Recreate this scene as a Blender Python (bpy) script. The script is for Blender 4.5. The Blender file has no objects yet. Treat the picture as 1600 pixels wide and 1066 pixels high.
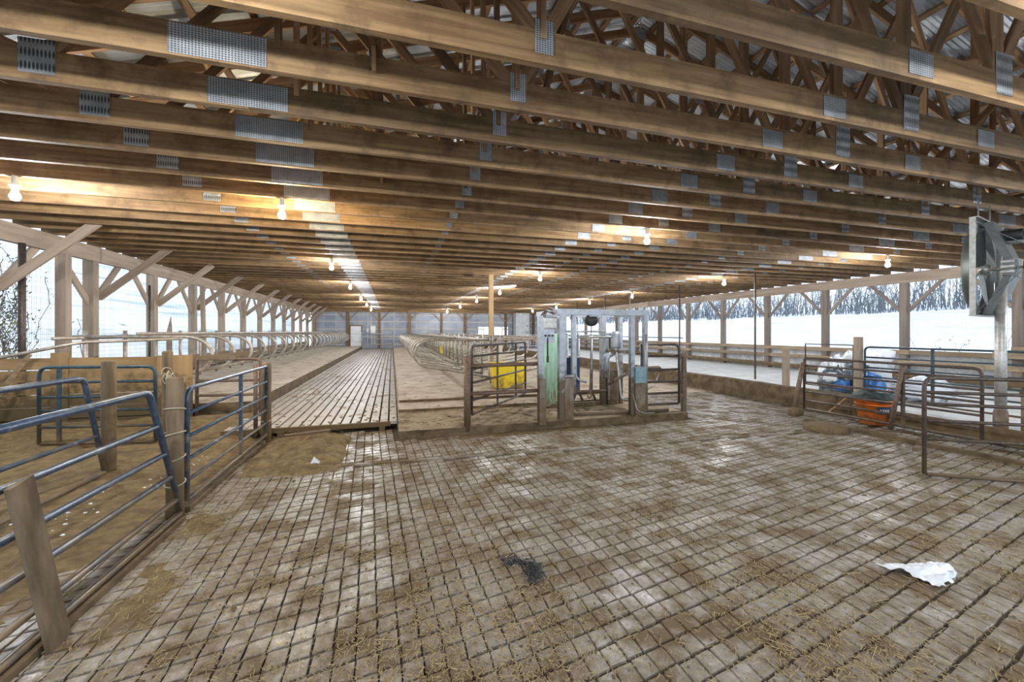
import bpy, math, random
from mathutils import Vector, Matrix, noise
R = random.Random(7)
PI = math.pi
S = bpy.context.scene
C = S.collection

# ------------------------------------------------------------------ camera, world, exposure
cam_d = bpy.data.cameras.new('camera'); cam = bpy.data.objects.new('camera', cam_d); C.objects.link(cam)
cam.location = (0, 0, 1.6); cam.rotation_euler = (PI/2, 0, -math.atan(188/640))
cam_d.sensor_width = 36; cam_d.lens = 14.4; cam_d.shift_y = -15/1600; cam_d.clip_end = 600; cam_d.clip_start = .05
S.camera = cam
W = bpy.data.worlds.new('overcast_sky'); S.world = W; W.use_nodes = True
bg = W.node_tree.nodes['Background']; bg.inputs[0].default_value = (.76, .88, 1.0, 1); bg.inputs[1].default_value = .66
BULB = 700.0                                   # radiance of the lit lamps
vs = S.view_settings; vs.view_transform = 'Standard'; vs.look = 'None'; vs.gamma = 1; vs.use_curve_mapping = False; vs.exposure = 1.65

# ------------------------------------------------------------------ materials
def _n(nt, t, **kw):
    n = nt.nodes.new(t)
    for k, v in kw.items(): setattr(n, k, v)
    return n
def mat(name, c1, c2=None, rough=.7, metal=0, scale=6, stretch=(1, 1, 1), world=False, lo=.35, hi=.65, bump=0, bscale=None,
        dirt=None, dz=None, rrough=None, rnd=.0, emit=0, c3=None, s3=1.0, lo3=.5, hi3=.62, detail=6):
    m = bpy.data.materials.new(name); m.use_nodes = True; nt = m.node_tree; L = nt.links.new
    b = nt.nodes['Principled BSDF']; b.inputs['Roughness'].default_value = rough; b.inputs['Metallic'].default_value = metal
    b.inputs['Base Color'].default_value = (*c1, 1)
    if emit:
        b.inputs['Emission Color'].default_value = (*c1, 1); b.inputs['Emission Strength'].default_value = emit
        return m
    geo = _n(nt, 'ShaderNodeNewGeometry')
    if world: vec = geo.outputs['Position']
    else:
        tc = _n(nt, 'ShaderNodeTexCoord'); oi = _n(nt, 'ShaderNodeObjectInfo')
        ml = _n(nt, 'ShaderNodeMath', operation='MULTIPLY'); ml.inputs[1].default_value = 37.0; L(oi.outputs['Random'], ml.inputs[0])
        ad = _n(nt, 'ShaderNodeVectorMath', operation='ADD'); L(tc.outputs['Object'], ad.inputs[0]); L(ml.outputs[0], ad.inputs[1]); vec = ad.outputs[0]
    mp = _n(nt, 'ShaderNodeMapping'); mp.inputs['Scale'].default_value = stretch; L(vec, mp.inputs[0])
    nz = _n(nt, 'ShaderNodeTexNoise'); nz.inputs['Scale'].default_value = scale; nz.inputs['Detail'].default_value = detail; L(mp.outputs[0], nz.inputs['Vector'])
    col = None
    if c2:
        rp = _n(nt, 'ShaderNodeMapRange'); rp.inputs[1].default_value = lo; rp.inputs[2].default_value = hi; L(nz.outputs[0], rp.inputs[0])
        mx = _n(nt, 'ShaderNodeMix', data_type='RGBA'); L(rp.outputs[0], mx.inputs[0]); mx.inputs[6].default_value = (*c1, 1); mx.inputs[7].default_value = (*c2, 1)
        col = mx.outputs[2]
    if c3:
        n3 = _n(nt, 'ShaderNodeTexNoise'); n3.inputs['Scale'].default_value = s3; n3.inputs['Detail'].default_value = 9; n3.inputs['Roughness'].default_value = .65; L(vec, n3.inputs['Vector'])
        r3 = _n(nt, 'ShaderNodeMapRange'); r3.inputs[1].default_value = lo3; r3.inputs[2].default_value = hi3; L(n3.outputs[0], r3.inputs[0])
        m3 = _n(nt, 'ShaderNodeMix', data_type='RGBA'); L(r3.outputs[0], m3.inputs[0]); m3.inputs[7].default_value = (*c3, 1)
        if col: L(col, m3.inputs[6])
        else: m3.inputs[6].default_value = (*c1, 1)
        col = m3.outputs[2]
        if rrough is not None:
            rr = _n(nt, 'ShaderNodeMapRange'); L(r3.outputs[0], rr.inputs[0]); rr.inputs[3].default_value = rough; rr.inputs[4].default_value = rrough
            L(rr.outputs[0], b.inputs['Roughness'])
    if rnd:
        oi2 = _n(nt, 'ShaderNodeObjectInfo'); hs = _n(nt, 'ShaderNodeHueSaturation')
        mr = _n(nt, 'ShaderNodeMapRange'); mr.inputs[3].default_value = 1-rnd; mr.inputs[4].default_value = 1+rnd
        L(oi2.outputs['Random'], mr.inputs[0]); L(mr.outputs[0], hs.inputs['Value'])
        if col: L(col, hs.inputs['Color'])
        else: hs.inputs['Color'].default_value = (*c1, 1)
        col = hs.outputs[0]
    if dirt:                                   # splashed muck up to about dz metres, ragged edge
        sp = _n(nt, 'ShaderNodeSeparateXYZ'); L(geo.outputs['Position'], sp.inputs[0])
        nd = _n(nt, 'ShaderNodeTexNoise'); nd.inputs['Scale'].default_value = 9; nd.inputs['Detail'].default_value = 5; L(geo.outputs['Position'], nd.inputs['Vector'])
        m1 = _n(nt, 'ShaderNodeMath', operation='MULTIPLY_ADD'); m1.inputs[1].default_value = -1.3; L(nd.outputs[0], m1.inputs[0]); L(sp.outputs['Z'], m1.inputs[2])
        rd = _n(nt, 'ShaderNodeMapRange'); rd.inputs[1].default_value = dz-.65-.2; rd.inputs[2].default_value = dz-.65+.2; rd.inputs[3].default_value = 1; rd.inputs[4].default_value = 0; L(m1.outputs[0], rd.inputs[0])
        md = _n(nt, 'ShaderNodeMix', data_type='RGBA'); L(rd.outputs[0], md.inputs[0]); md.inputs[7].default_value = (*dirt, 1)
        if col: L(col, md.inputs[6])
        else: md.inputs[6].default_value = (*c1, 1)
        col = md.outputs[2]
        if metal:
            mm = _n(nt, 'ShaderNodeMapRange'); mm.inputs[3].default_value = metal; mm.inputs[4].default_value = 0; L(rd.outputs[0], mm.inputs[0]); L(mm.outputs[0], b.inputs['Metallic'])
    if col: L(col, b.inputs['Base Color'])
    if bump:
        bp = _n(nt, 'ShaderNodeBump'); bp.inputs['Strength'].default_value = bump; bp.inputs['Distance'].default_value = .01
        if bscale:
            nb = _n(nt, 'ShaderNodeTexNoise'); nb.inputs['Scale'].default_value = bscale; nb.inputs['Detail'].default_value = 6; L(mp.outputs[0], nb.inputs['Vector']); L(nb.outputs[0], bp.inputs['Height'])
        else: L(nz.outputs[0], bp.inputs['Height'])
        L(bp.outputs[0], b.inputs['Normal'])
    return m
MUCK = (.13, .085, .04)
G = (.15, 1, 1)
M = dict(
 chord=mat('truss_lumber', (.15, .085, .035), (.275, .17, .078), .75, scale=22, stretch=(.06, 1, 1), rnd=.28, bump=.25, c3=(.09, .05, .021), s3=3.5, lo3=.48, hi3=.72),
 web=mat('web_lumber', (.17, .092, .044), (.31, .195, .105), .8, scale=16, stretch=(.08, 1, 1), rnd=.42),
 pale=mat('new_lumber', (.42, .28, .14), (.33, .21, .10), .7, scale=9, stretch=(.1, 1, 1), rnd=.15),
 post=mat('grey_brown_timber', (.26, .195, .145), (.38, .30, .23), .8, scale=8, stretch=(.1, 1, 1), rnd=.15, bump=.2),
 post_backlit=mat('backlit_timber', (.165, .13, .105), (.25, .20, .165), .8, scale=8, stretch=(.1, 1, 1), rnd=.15, bump=.2),  # post timber with backlight shade put into the colour, for the right wall
 oldwood=mat('weathered_board', (.20, .145, .09), (.32, .25, .17), .85, scale=7, stretch=(.12, 1, 1), rnd=.2, bump=.3, dirt=MUCK, dz=.35),
 planks=mat('ochre_board', (.22, .135, .06), (.35, .23, .11), .85, scale=7, stretch=(.1, 1, 1), rnd=.15, bump=.3, dirt=(.09, .065, .028), dz=.72),
 fencepost=mat('muddy_post_wood', (.24, .175, .11), (.13, .09, .052), .9, scale=14, stretch=(1, 1, .15), bump=.4, dirt=MUCK, dz=.5),
 muddy=mat('mud_caked_wood', (.10, .068, .038), (.22, .165, .105), .9, scale=9, stretch=(.3, 1, 1), bump=.6),
 roof=mat('galvanised_roofing', (.52, .56, .60), (.36, .40, .44), .38, .35, scale=2.5, rnd=.12, c3=(.72, .76, .80), s3=.8, lo3=.55, hi3=.6),
 plate=mat('galvanised_plate', (.50, .53, .55), (.30, .32, .34), .4, .55, scale=60, bump=.5),
 tile=mat('grooved_concrete', (.25, .22, .185), (.40, .37, .335), .22, scale=22, world=True, bump=.4, bscale=60, c3=(.135, .093, .047), s3=3.0, lo3=.37, hi3=.585, rrough=.8),
 groove=mat('muck_in_grooves', (.055, .038, .02), (.09, .062, .032), .9, scale=20, world=True, bump=.4),
 bed=mat('dusty_concrete_bed', (.42, .34, .25), (.54, .46, .36), .85, scale=3, world=True, bump=.35, bscale=40, c3=(.25, .175, .095), s3=2.6, lo3=.5, hi3=.68),
 mudbed=mat('mucky_bed_end', (.27, .195, .115), (.37, .29, .19), .85, scale=4, world=True, bump=.6, bscale=30, c3=(.13, .088, .042), s3=3.5, lo3=.48, hi3=.62),
 kerb=mat('mucky_kerb_face', (.165, .115, .062), (.075, .05, .024), .9, scale=6, world=True, bump=.7, bscale=22),
 slat=mat('alley_concrete_slat', (.46, .41, .36), (.36, .31, .26), .55, scale=5, world=True, rnd=.08, bump=.25, bscale=40, c3=(.24, .16, .09), s3=3.2, lo3=.56, hi3=.64, rrough=.85),
 feed=mat('pale_feed_alley', (.72, .73, .74), (.55, .54, .52), .6, scale=2, world=True, bump=.2, bscale=30),
 manure=mat('manure_bedding', (.10, .066, .028), (.20, .14, .06), .95, scale=9, world=True, bump=1.0, bscale=35, c3=(.22, .16, .075), s3=7, lo3=.5, hi3=.72),
 clod=mat('manure_clod', (.11, .075, .035), (.19, .135, .07), .95, scale=30, world=True, bump=.6),
 straw=mat('straw', (.42, .33, .16), (.27, .19, .085), .7, scale=40, world=True),
 blue=mat('blue_gate_paint', (.04, .065, .115), (.08, .115, .165), .35, .3, scale=22, dirt=(.20, .15, .09), dz=.32, c3=(.34, .35, .36), s3=7, lo3=.58, hi3=.7),
 teal=mat('dark_teal_gate_paint', (.03, .06, .08), (.06, .095, .11), .4, .3, scale=20, dirt=MUCK, dz=.35),
 rust=mat('rusty_pipe', (.13, .085, .06), (.22, .15, .11), .65, .3, scale=25, dirt=(.12, .08, .045), dz=.3),
 darkpipe=mat('dull_brown_pipe', (.06, .046, .04), (.115, .088, .075), .5, .4, scale=25, dirt=(.13, .09, .05), dz=.25),
 galv=mat('galvanised_pipe', (.50, .50, .49), (.36, .34, .31), .42, .55, scale=16),
 stall=mat('worn_stall_pipe', (.46, .42, .37), (.31, .26, .21), .45, .45, scale=12, rnd=.15),
 chute=mat('chute_grey_steel', (.42, .45, .50), (.32, .34, .38), .45, .4, scale=12, dirt=(.11, .072, .042), dz=.85),
 chuterust=mat('chute_rusted_foot', (.13, .078, .045), (.27, .225, .18), .8, .1, scale=9, stretch=(1, 1, .4), bump=.4, dirt=MUCK, dz=.35),
 cyan=mat('pale_blue_paint', (.14, .27, .33), (.28, .38, .42), .5, .1, scale=10, c3=(.25, .15, .09), s3=5, lo3=.58, hi3=.66),
 mint=mat('mint_green_paint', (.36, .62, .42), (.45, .68, .50), .5, 0, scale=5, dirt=(.24, .20, .11), dz=.45),
 navy=mat('navy_rubber', (.012, .028, .075), (.025, .05, .12), .5, 0, scale=6, dirt=(.12, .09, .05), dz=.5),
 black=mat('black_rubber', (.015, .015, .017), (.04, .038, .036), .55, scale=12),
 yellow=mat('yellow_plastic', (.80, .62, .015), (.72, .53, .02), .45, 0, scale=4, dirt=(.28, .18, .06), dz=.36),
 orange=mat('orange_plastic', (.78, .21, .03), (.68, .16, .03), .4, scale=5, dirt=(.35, .13, .05), dz=.12),
 label=mat('navy_label', (.03, .05, .12), rough=.5),
 white=mat('white_paint', (.80, .81, .82), (.70, .71, .72), .5, scale=3),
 whitepost=mat('chalky_post', (.66, .62, .55), (.5, .44, .36), .7, scale=9, dirt=(.32, .23, .13), dz=.45),
 film=mat('white_plastic_film', (.80, .83, .87), (.66, .70, .76), .25, scale=5, bump=.3),
 bluefilm=mat('blue_plastic_film', (.03, .13, .42), (.08, .25, .6), .3, scale=5),
 darkfilm=mat('dark_plastic_film', (.05, .075, .10), (.15, .18, .21), .3, scale=6),
 sack=mat('dark_green_sack', (.03, .05, .048), (.07, .095, .09), .6, scale=12, bump=.4),
 backwall=mat('blue_grey_siding', (.27, .295, .36), (.36, .38, .43), .6, .2, scale=2, world=True, rnd=.08),
 girt=mat('pale_girt', (.58, .55, .52), (.45, .40, .36), .8, scale=6, stretch=(.1, 1, 1)),
 siding=mat('pale_wall_siding', (.55, .56, .58), (.44, .44, .45), .6, scale=4, rnd=.1, dirt=(.3, .26, .2), dz=.12),
 snow=mat('snow', (.86, .90, .94), (.34, .39, .40), .8, scale=.7, stretch=(1, .14, 1.6), world=True, lo=.50, hi=.76, bump=.2, c3=(.24, .27, .26), s3=.9, lo3=.60, hi3=.72),
 twig=mat('bare_twigs', (.13, .145, .17), (.20, .22, .25), .9, scale=3, world=True),
 vine=mat('vine_stem', (.13, .11, .10), rough=.9),
 leaf=mat('withered_leaf', (.12, .12, .10), (.33, .36, .05), .8, scale=1.6, world=True, lo=.5, hi=.6),
 wire=mat('galvanised_wire', (.14, .145, .155), rough=.6, metal=.2),
 fan=mat('fan_sheet_steel', (.17, .18, .175), (.11, .12, .115), .45, .5, scale=4),
 twine=mat('baler_twine', (.45, .40, .30), rough=.9),
 bulb=mat('lit_bulb', (.95, .975, 1.0), emit=BULB),
 warmbulb=mat('lit_warm_bulb', (1.0, .80, .48), emit=BULB*.9),
 tube=mat('unlit_tube_lamp', (.85, .86, .87), rough=.3),
 glass=mat('window_glass', (.9, .95, 1), rough=.05),
)
_g = M['glass'].node_tree.nodes['Principled BSDF']; _g.inputs['Transmission Weight'].default_value = 1.0; _g.inputs['IOR'].default_value = 1.1
# toothed nail plates: rows of punched slots as relief and tint
def punched(name, sx, sz):
    m = mat(name, (.50, .53, .55), (.34, .36, .38), .42, .55, scale=8); nt = m.node_tree; L = nt.links.new
    tc = _n(nt, 'ShaderNodeTexCoord'); mp = _n(nt, 'ShaderNodeMapping'); mp.inputs['Scale'].default_value = (sx, 1, sz); L(tc.outputs['Object'], mp.inputs[0])
    sp = _n(nt, 'ShaderNodeSeparateXYZ'); L(mp.outputs[0], sp.inputs[0])
    o = []
    for ax in ('X', 'Z'):
        k = _n(nt, 'ShaderNodeMath', operation='SINE'); L(sp.outputs[ax], k.inputs[0]); o.append(k)
    a = _n(nt, 'ShaderNodeMath', operation='ADD'); L(o[0].outputs[0], a.inputs[0]); L(o[1].outputs[0], a.inputs[1])
    r = _n(nt, 'ShaderNodeMapRange'); r.inputs[1].default_value = .25; r.inputs[2].default_value = .9; L(a.outputs[0], r.inputs[0])
    b = nt.nodes['Principled BSDF']; src = b.inputs['Base Color'].links[0].from_socket
    mx = _n(nt, 'ShaderNodeMix', data_type='RGBA'); L(r.outputs[0], mx.inputs[0]); L(src, mx.inputs[6]); mx.inputs[7].default_value = (.10, .105, .11, 1); L(mx.outputs[2], b.inputs['Base Color'])
    bp = _n(nt, 'ShaderNodeBump'); bp.inputs['Distance'].default_value = .004; bp.invert = True; L(r.outputs[0], bp.inputs['Height']); L(bp.outputs[0], b.inputs['Normal'])
    return m
M['tooth'] = punched('toothed_plate', 2*PI/.020, 2*PI/.016)
M['stripe'] = punched('striped_plate', 2*PI/.024, 2*PI/.10)

# ------------------------------------------------------------------ mesh helpers
class MB:
    def __init__(s): s.v = []; s.f = []
    def add(s, v, f):
        o = len(s.v); s.v += [tuple(p) for p in v]; s.f += [tuple(i+o for i in q) for q in f]; return s
    def box(s, c, d, rot=None):
        x, y, z = d[0]/2, d[1]/2, d[2]/2
        vs_ = [Vector(p) for p in ((-x,-y,-z),(x,-y,-z),(x,y,-z),(-x,y,-z),(-x,-y,z),(x,-y,z),(x,y,z),(-x,y,z))]
        if rot is not None: vs_ = [rot @ p for p in vs_]
        return s.add([p+Vector(c) for p in vs_], [(0,3,2,1),(4,5,6,7),(0,1,5,4),(1,2,6,5),(2,3,7,6),(3,0,4,7)])
    def tube(s, pts, r, n=8, closed=False):
        pts = [Vector(p) for p in pts]; k = len(pts); rings = []
        up = Vector((0, 0, 1)); prev = None
        for i, p in enumerate(pts):
            if closed: t = pts[(i+1) % k]-pts[i-1]
            else: t = pts[min(i+1, k-1)]-pts[max(i-1, 0)]
            t.normalize()
            if prev is None:
                a = up if abs(t.z) < .9 else Vector((1, 0, 0)); nx = t.cross(a).normalized()
            else: nx = (prev-t*prev.dot(t)).normalized()
            prev = nx; ny = t.cross(nx); rr = r[i] if isinstance(r, (list, tuple)) else r
            rings.append([p+nx*(math.cos(2*PI*j/n)*rr)+ny*(math.sin(2*PI*j/n)*rr) for j in range(n)])
        v = [q for g in rings for q in g]; f = []
        for i in range(k if closed else k-1):
            a, b = i*n, ((i+1) % k)*n
            for j in range(n): f.append((a+j, a+(j+1) % n, b+(j+1) % n, b+j))
        if not closed: f += [tuple(reversed(range(n))), tuple(range((k-1)*n, k*n))]
        return s.add(v, f)
    def lathe(s, prof, n=20, c=(0, 0, 0), axis='Z'):
        v = []; f = []; m = len(prof)
        for j in range(n):
            a = 2*PI*j/n
            for r, h in prof:
                p = (r*math.cos(a), r*math.sin(a), h) if axis == 'Z' else ((r*math.cos(a), h, r*math.sin(a)) if axis == 'Y' else (h, r*math.cos(a), r*math.sin(a)))
                v.append((p[0]+c[0], p[1]+c[1], p[2]+c[2]))
        for j in range(n):
            for i in range(m-1): f.append((j*m+i, ((j+1) % n)*m+i, ((j+1) % n)*m+i+1, j*m+i+1))
        return s.add(v, f)
    def blob(s, c, rad, seed, n=10, m=6, amp=.3, fl=2.0):
        v = []; f = []
        for i in range(m+1):
            t = PI*i/m
            for j in range(n):
                a = 2*PI*j/n; d = Vector((math.sin(t)*math.cos(a), math.sin(t)*math.sin(a), math.cos(t)))
                k = 1+amp*noise.noise(d*fl+Vector((seed*3.1, seed*1.7, seed)))
                v.append((c[0]+d.x*rad[0]*k, c[1]+d.y*rad[1]*k, c[2]+d.z*rad[2]*k))
        for i in range(m):
            for j in range(n): f.append((i*n+j, (i+1)*n+j, (i+1)*n+(j+1) % n, i*n+(j+1) % n))
        return s.add(v, f)
    def mesh(s, name, m, smooth=False):
        me = bpy.data.meshes.new(name); me.from_pydata(s.v, [], s.f); me.materials.append(M[m]); me.update()
        if smooth: me.polygons.foreach_set('use_smooth', [True]*len(me.polygons))
        return me
    def build(s, name, m, parent=None, smooth=False): return link(name, s.mesh(name, m, smooth), parent)
def link(name, me, parent=None, mw=None):
    o = bpy.data.objects.new(name, me); C.objects.link(o)
    if mw is not None: o.matrix_basis = mw
    if parent is not None: adopt(o, parent)
    return o
def adopt(o, parent):
    o.parent = parent
    q = parent; off = Matrix.Identity(4)
    while q is not None: off = off @ Matrix.Translation(-q.location) if q.type == 'EMPTY' else off; q = q.parent
    o.matrix_parent_inverse = off
def tag(o, label, cat, group=None, kind=None):
    o['label'] = label; o['category'] = cat
    if group: o['group'] = group
    if kind: o['kind'] = kind
    return o
def thing(name, label, cat, loc=(0, 0, 0), group=None, kind=None):
    o = bpy.data.objects.new(name, None); C.objects.link(o); o.location = loc; o.empty_display_size = .2
    return tag(o, label, cat, group, kind)
def dup(root, loc, rz=0, label=None, group=None):
    r = root.copy(); C.objects.link(r); r.location = loc; r.rotation_euler = (0, 0, rz)
    if label: r['label'] = label
    if group: r['group'] = group
    for ch in root.children:
        c = ch.copy(); C.objects.link(c); c.parent = r; c.matrix_parent_inverse = ch.matrix_parent_inverse
        for g in ch.children:
            d = g.copy(); C.objects.link(d); d.parent = c; d.matrix_parent_inverse = g.matrix_parent_inverse
    return r
_bc = {}
def boxmesh(L, w, h, m):
    k = (round(L, 3), round(w, 3), round(h, 3), m)
    if k not in _bc: _bc[k] = MB().box((0, 0, 0), (k[0], k[1], k[2])).mesh('lumber', m)
    return _bc[k]
def board(name, p0, p1, w, h, m, parent=None, up=(0, 0, 1)):
    """a sawn piece from p0 to p1: h along 'up', w across"""
    p0, p1 = Vector(p0), Vector(p1); t = p1-p0; L = t.length; t.normalize(); up = Vector(up)
    if abs(t.dot(up)) > .98: up = Vector((0, 1, 0))
    y = up.cross(t).normalized(); z = t.cross(y)
    mw = Matrix((t, y, z)).transposed().to_4x4(); mw.translation = (p0+p1)/2
    return link(name, boxmesh(L, w, h, m), parent, mw)
def pipe(name, p, r, m, parent=None, n=8): return MB().tube(p, r, n).build(name, m, parent, True)
def bend(pts, rad, n=6):
    """polyline with rounded corners"""
    pts = [Vector(p) for p in pts]; out = [pts[0]]
    for i in range(1, len(pts)-1):
        a, b, c = pts[i-1], pts[i], pts[i+1]; u = (a-b).normalized(); w = (c-b).normalized()
        ang = u.angle(w); d = min(rad/math.tan(ang/2), (a-b).length*.49, (c-b).length*.49)
        p, q = b+u*d, b+w*d
        for k in range(n+1):
            t = k/n; out.append(p*(1-t)**2+b*2*t*(1-t)+q*t*t)
    return out+[pts[-1]]

XL, XR, XC = -6.45, 16.0, 4.78          # wall lines and ridge
YB = 37.6                               # end wall
ZP0, ZP1 = 3.17, 3.50                   # eave beam
HC = .235
RISE = 1/3

# ------------------------------------------------------------------ ground outside (snow) and trees
def ground():
    xs = [-90, -60, -45, -34, -26, -20, -16, -13, -10, -8, -6.6, -6, 16.2, 17.5, 20, 24, 30, 38, 48, 60, 75, 95, 130]
    ys = [-40+6*i for i in range(23)]
    v = []
    for y in ys:
        for x in xs:
            z = -.06
            if x < -7: z = -.06+.42*(-7-x)*(1 if x > -40 else 1) if x > -45 else -.06+.42*38
            if x > 17: z = -.06+.098*(min(x, 75)-17)
            if x < -7 or x > 17: z += .35*noise.noise(Vector((x*.12, y*.12, 0)))*min(1, abs(x)/25)
            v.append((x, y, z))
    n = len(xs); f = [(j*n+i, j*n+i+1, (j+1)*n+i+1, (j+1)*n+i) for j in range(len(ys)-1) for i in range(n-1)]
    o = MB().add(v, f).build('ground', 'snow', None, True)
    tag(o, 'snow covered field and bank outside the open barn sides', 'snow', kind='structure')
ground()
mb = MB()
for i in range(1700):                      # brush at the far edge of the field
    x = R.uniform(56, 66); y = R.uniform(-2, 125); z = -.06+.098*(x-17)-.1; hh = R.uniform(2.2, 7.5)*(.75+.4*noise.noise(Vector((y*.15, 2, 0))))
    p = Vector((x, y, z)); q = p+Vector((R.uniform(-.4, .4), R.uniform(-.5, .5), hh*.5)); e = q+Vector((R.uniform(-.6, .6), R.uniform(-.8, .8), hh*.5))
    mb.tube([p, q, e], [.06, .04, .012], 3)
    for _ in range(4):
        t = R.uniform(.2, 1); s0 = q.lerp(e, t) if R.random() < .6 else p.lerp(q, t); mb.tube([s0, s0+Vector((R.uniform(-.7, .7), R.uniform(-.9, .9), R.uniform(.3, 1.2)))], [.032, .01], 3)
tag(mb.build('thicket', 'twig'), 'leafless grey thicket along the far edge of the snowfield', 'thicket', kind='stuff')

# ------------------------------------------------------------------ floor
flo = MB().add([(-6.4, -3, -.019), (16, -3, -.019), (16, YB, -.019), (-6.4, YB, -.019)], [(0, 1, 2, 3)]).build('floor', 'groove')
tag(flo, 'grooved concrete barn floor with muck in its joints', 'floor', kind='structure')
TW, TL, SK = .105, .125, math.tan(math.radians(11))      # tile width, length, skew of the cross joints
def tile_pts(ci, ri):
    x = ci*TW; y = ri*TL+x*SK; x -= .05*(y-4)
    return x, y
def jit(a): return R.uniform(-a, a)
def tile_shape():
    g, q = .0055, .0085
    b = [(-TW/2+g, -TL/2+q), (TW/2-g, -TL/2+q), (TW/2-g, TL/2-q), (-TW/2+g, TL/2-q)]
    b = [(x+jit(.004), y+x*SK+jit(.005)) for x, y in b]; zt = jit(.0015)
    v = [(x*1.01, y*1.01, -.020) for x, y in b]+[(x, y, -.004+zt) for x, y in b]+[(x*.93, y*.93, zt) for x, y in b]
    return v, [(0,1,5,4),(1,2,6,5),(2,3,7,6),(3,0,4,7),(4,5,9,8),(5,6,10,9),(6,7,11,10),(7,4,8,11),(8,9,10,11)]
th = math.atan(188/640); cs, sn = math.cos(th), math.sin(th)
cand = []
for ci in range(-60, 86):
    for ri in range(-20, 90):
        x, y = tile_pts(ci, ri)
        if not (-2.6 < x < 8.15 and .6 < y < 9.0): continue
        if x > 7.65 and y < 6: pass
        if y > 6.22 and .0 < x < 5.3: continue
        if abs(y-(5.27-.0446*(x+.95))) < .07 and x > -1: continue                  # seam
        if y > 5.9 and x < -.75: continue
        if y > 6.95 and x < 5.3: continue
        d = x*sn+y*cs; l = x*cs-y*sn
        inn = d > .5 and abs(l/d) < 1.25 and 1.6/d < (1066-518)/640
        cand.append((not inn, d*d*d, x, y))
cand.sort()
tmesh = []
for k in range(10):
    v, f = tile_shape(); tmesh.append(MB().add(v, f).mesh('tile', 'tile'))
n_ind = 0; rest = MB()
for bad, _, x, y in cand:
    if not bad and n_ind < 300:
        link('tile', tmesh[n_ind % 10], flo, Matrix.Translation((x, y, 0))); n_ind += 1
    else:
        v, f = tile_shape(); rest.add([(p[0]+x, p[1]+y, p[2]) for p in v], f)
o = rest.build('tile_field', 'tile', flo); o['kind'] = 'stuff'
# seam strip across the floor
o = MB().add([(-.95, 5.26, .004), (6.45, 4.93, .004), (6.45, 4.96, .014), (-.95, 5.29, .014), (6.45, 4.93, -.03), (-.95, 5.26, -.03), (6.45, 4.97, -.03), (-.95, 5.30, -.03)],
             [(0, 1, 2, 3), (5, 4, 1, 0), (3, 2, 6, 7)]).build('seam_strip', 'tile', flo)

# ------------------------------------------------------------------ slatted alley (raised) : slats are parts of the alley floor
ALX0, ALX1, ALY0, ALZ = -2.42, .10, 7.05, .12
al = MB().box(((ALX0+ALX1)/2, (ALY0+.2+YB)/2, .03), (ALX1-ALX0, YB-ALY0-.2, .10)).build('floor_alley', 'groove')
tag(al, 'raised slatted concrete alley running to the far end door', 'alley floor', kind='structure')
ns = 17; sw = (ALX1-ALX0)/ns; seg = 2.4; smesh = {}
for i in range(ns):
    y = ALY0
    while y < YB-.1:
        L_ = min(seg, YB-y); k = round(L_, 2)
        if k not in smesh:
            w, h = sw/2-.012, L_/2-.006
            smesh[k] = MB().add([(-w, -h, -.05), (w, -h, -.05), (w, h, -.05), (-w, h, -.05), (-w+.004, -h+.003, .0), (w-.004, -h+.003, .0), (w-.004, h-.003, .0), (-w+.004, h-.003, .0)],
                                [(4,5,6,7),(0,1,5,4),(1,2,6,5),(2,3,7,6),(3,0,4,7)]).mesh('slat', 'slat')
        link('slat', smesh[k], al, Matrix.Translation((ALX0+sw*(i+.5), y+L_/2, ALZ+jit(.002)))); y += L_
board('edge_beam', (ALX0, ALY0-.03, .085), (ALX1-.12, ALY0-.03, .085), .06, .07, 'fencepost', al)
for x in (-1.62, -1.25, -.15): board('prop', (x, ALY0-.03, -.02), (x, ALY0-.03, .06), .09, .09, 'fencepost', al)
# ------------------------------------------------------------------ concrete beds
def slab(name, x0, x1, y0, y1, z0, z1, m, label, face=None, n=60, amp=.01):
    mb = MB(); v = []; ny = n; nx = 8
    for j in range(ny+1):
        for i in range(nx+1):
            x = x0+(x1-x0)*i/nx; y = y0+(y1-y0)*j/ny; e = i in (0, nx) or j in (0, ny)
            v.append((x, y, z1+(0 if e else amp*noise.noise(Vector((x*2.3, y*2.3, z1*5))))))
    mb.add(v, [(j*(nx+1)+i, j*(nx+1)+i+1, (j+1)*(nx+1)+i+1, (j+1)*(nx+1)+i) for j in range(ny) for i in range(nx)])
    o = mb.build(name, m); tag(o, label, 'floor', kind='structure')
    q = MB(); k = 90
    def strip(a, b, nrm):
        a, b = Vector(a), Vector(b); vv = []
        for i in range(k+1):
            p = a.lerp(b, i/k)
            for t in range(4):
                z = z0+(z1-z0)*t/3; s = .018*noise.noise(Vector((p.x*4, p.y*4, z*9)))*(t not in (0, 3)); vv.append((p.x+nrm[0]*s, p.y+nrm[1]*s, z))
        q.add(vv, [(i*4+t, (i+1)*4+t, (i+1)*4+t+1, i*4+t+1) for i in range(k) for t in range(3)])
    strip((x0, y0, 0), (x1, y0, 0), (0, -1)); strip((x1, y0, 0), (x1, y1, 0), (1, 0)); strip((x0, y1, 0), (x0, y0, 0), (-1, 0))
    q.build('kerb_face', face or 'kerb', o)
    return o
slab('floor_bed_wall', XL+.1, ALX0, 8.4, YB-.1, -.05, .34, 'bed', 'dusty concrete stall bed between mesh wall and slatted alley')
cb = slab('floor_bed_centre', .10, 5.2, 6.28, YB-.1, -.05, .12, 'mudbed', 'low concrete bed in mid barn carrying the cattle chute', amp=.02)
o = MB().box((6.72, (9+YB)/2, -.02), (3.05, YB-9, .04)).build('floor_side_alley', 'bed'); tag(o, 'mucky concrete alley between the central bed and the feed kerb', 'floor', kind='structure')
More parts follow.
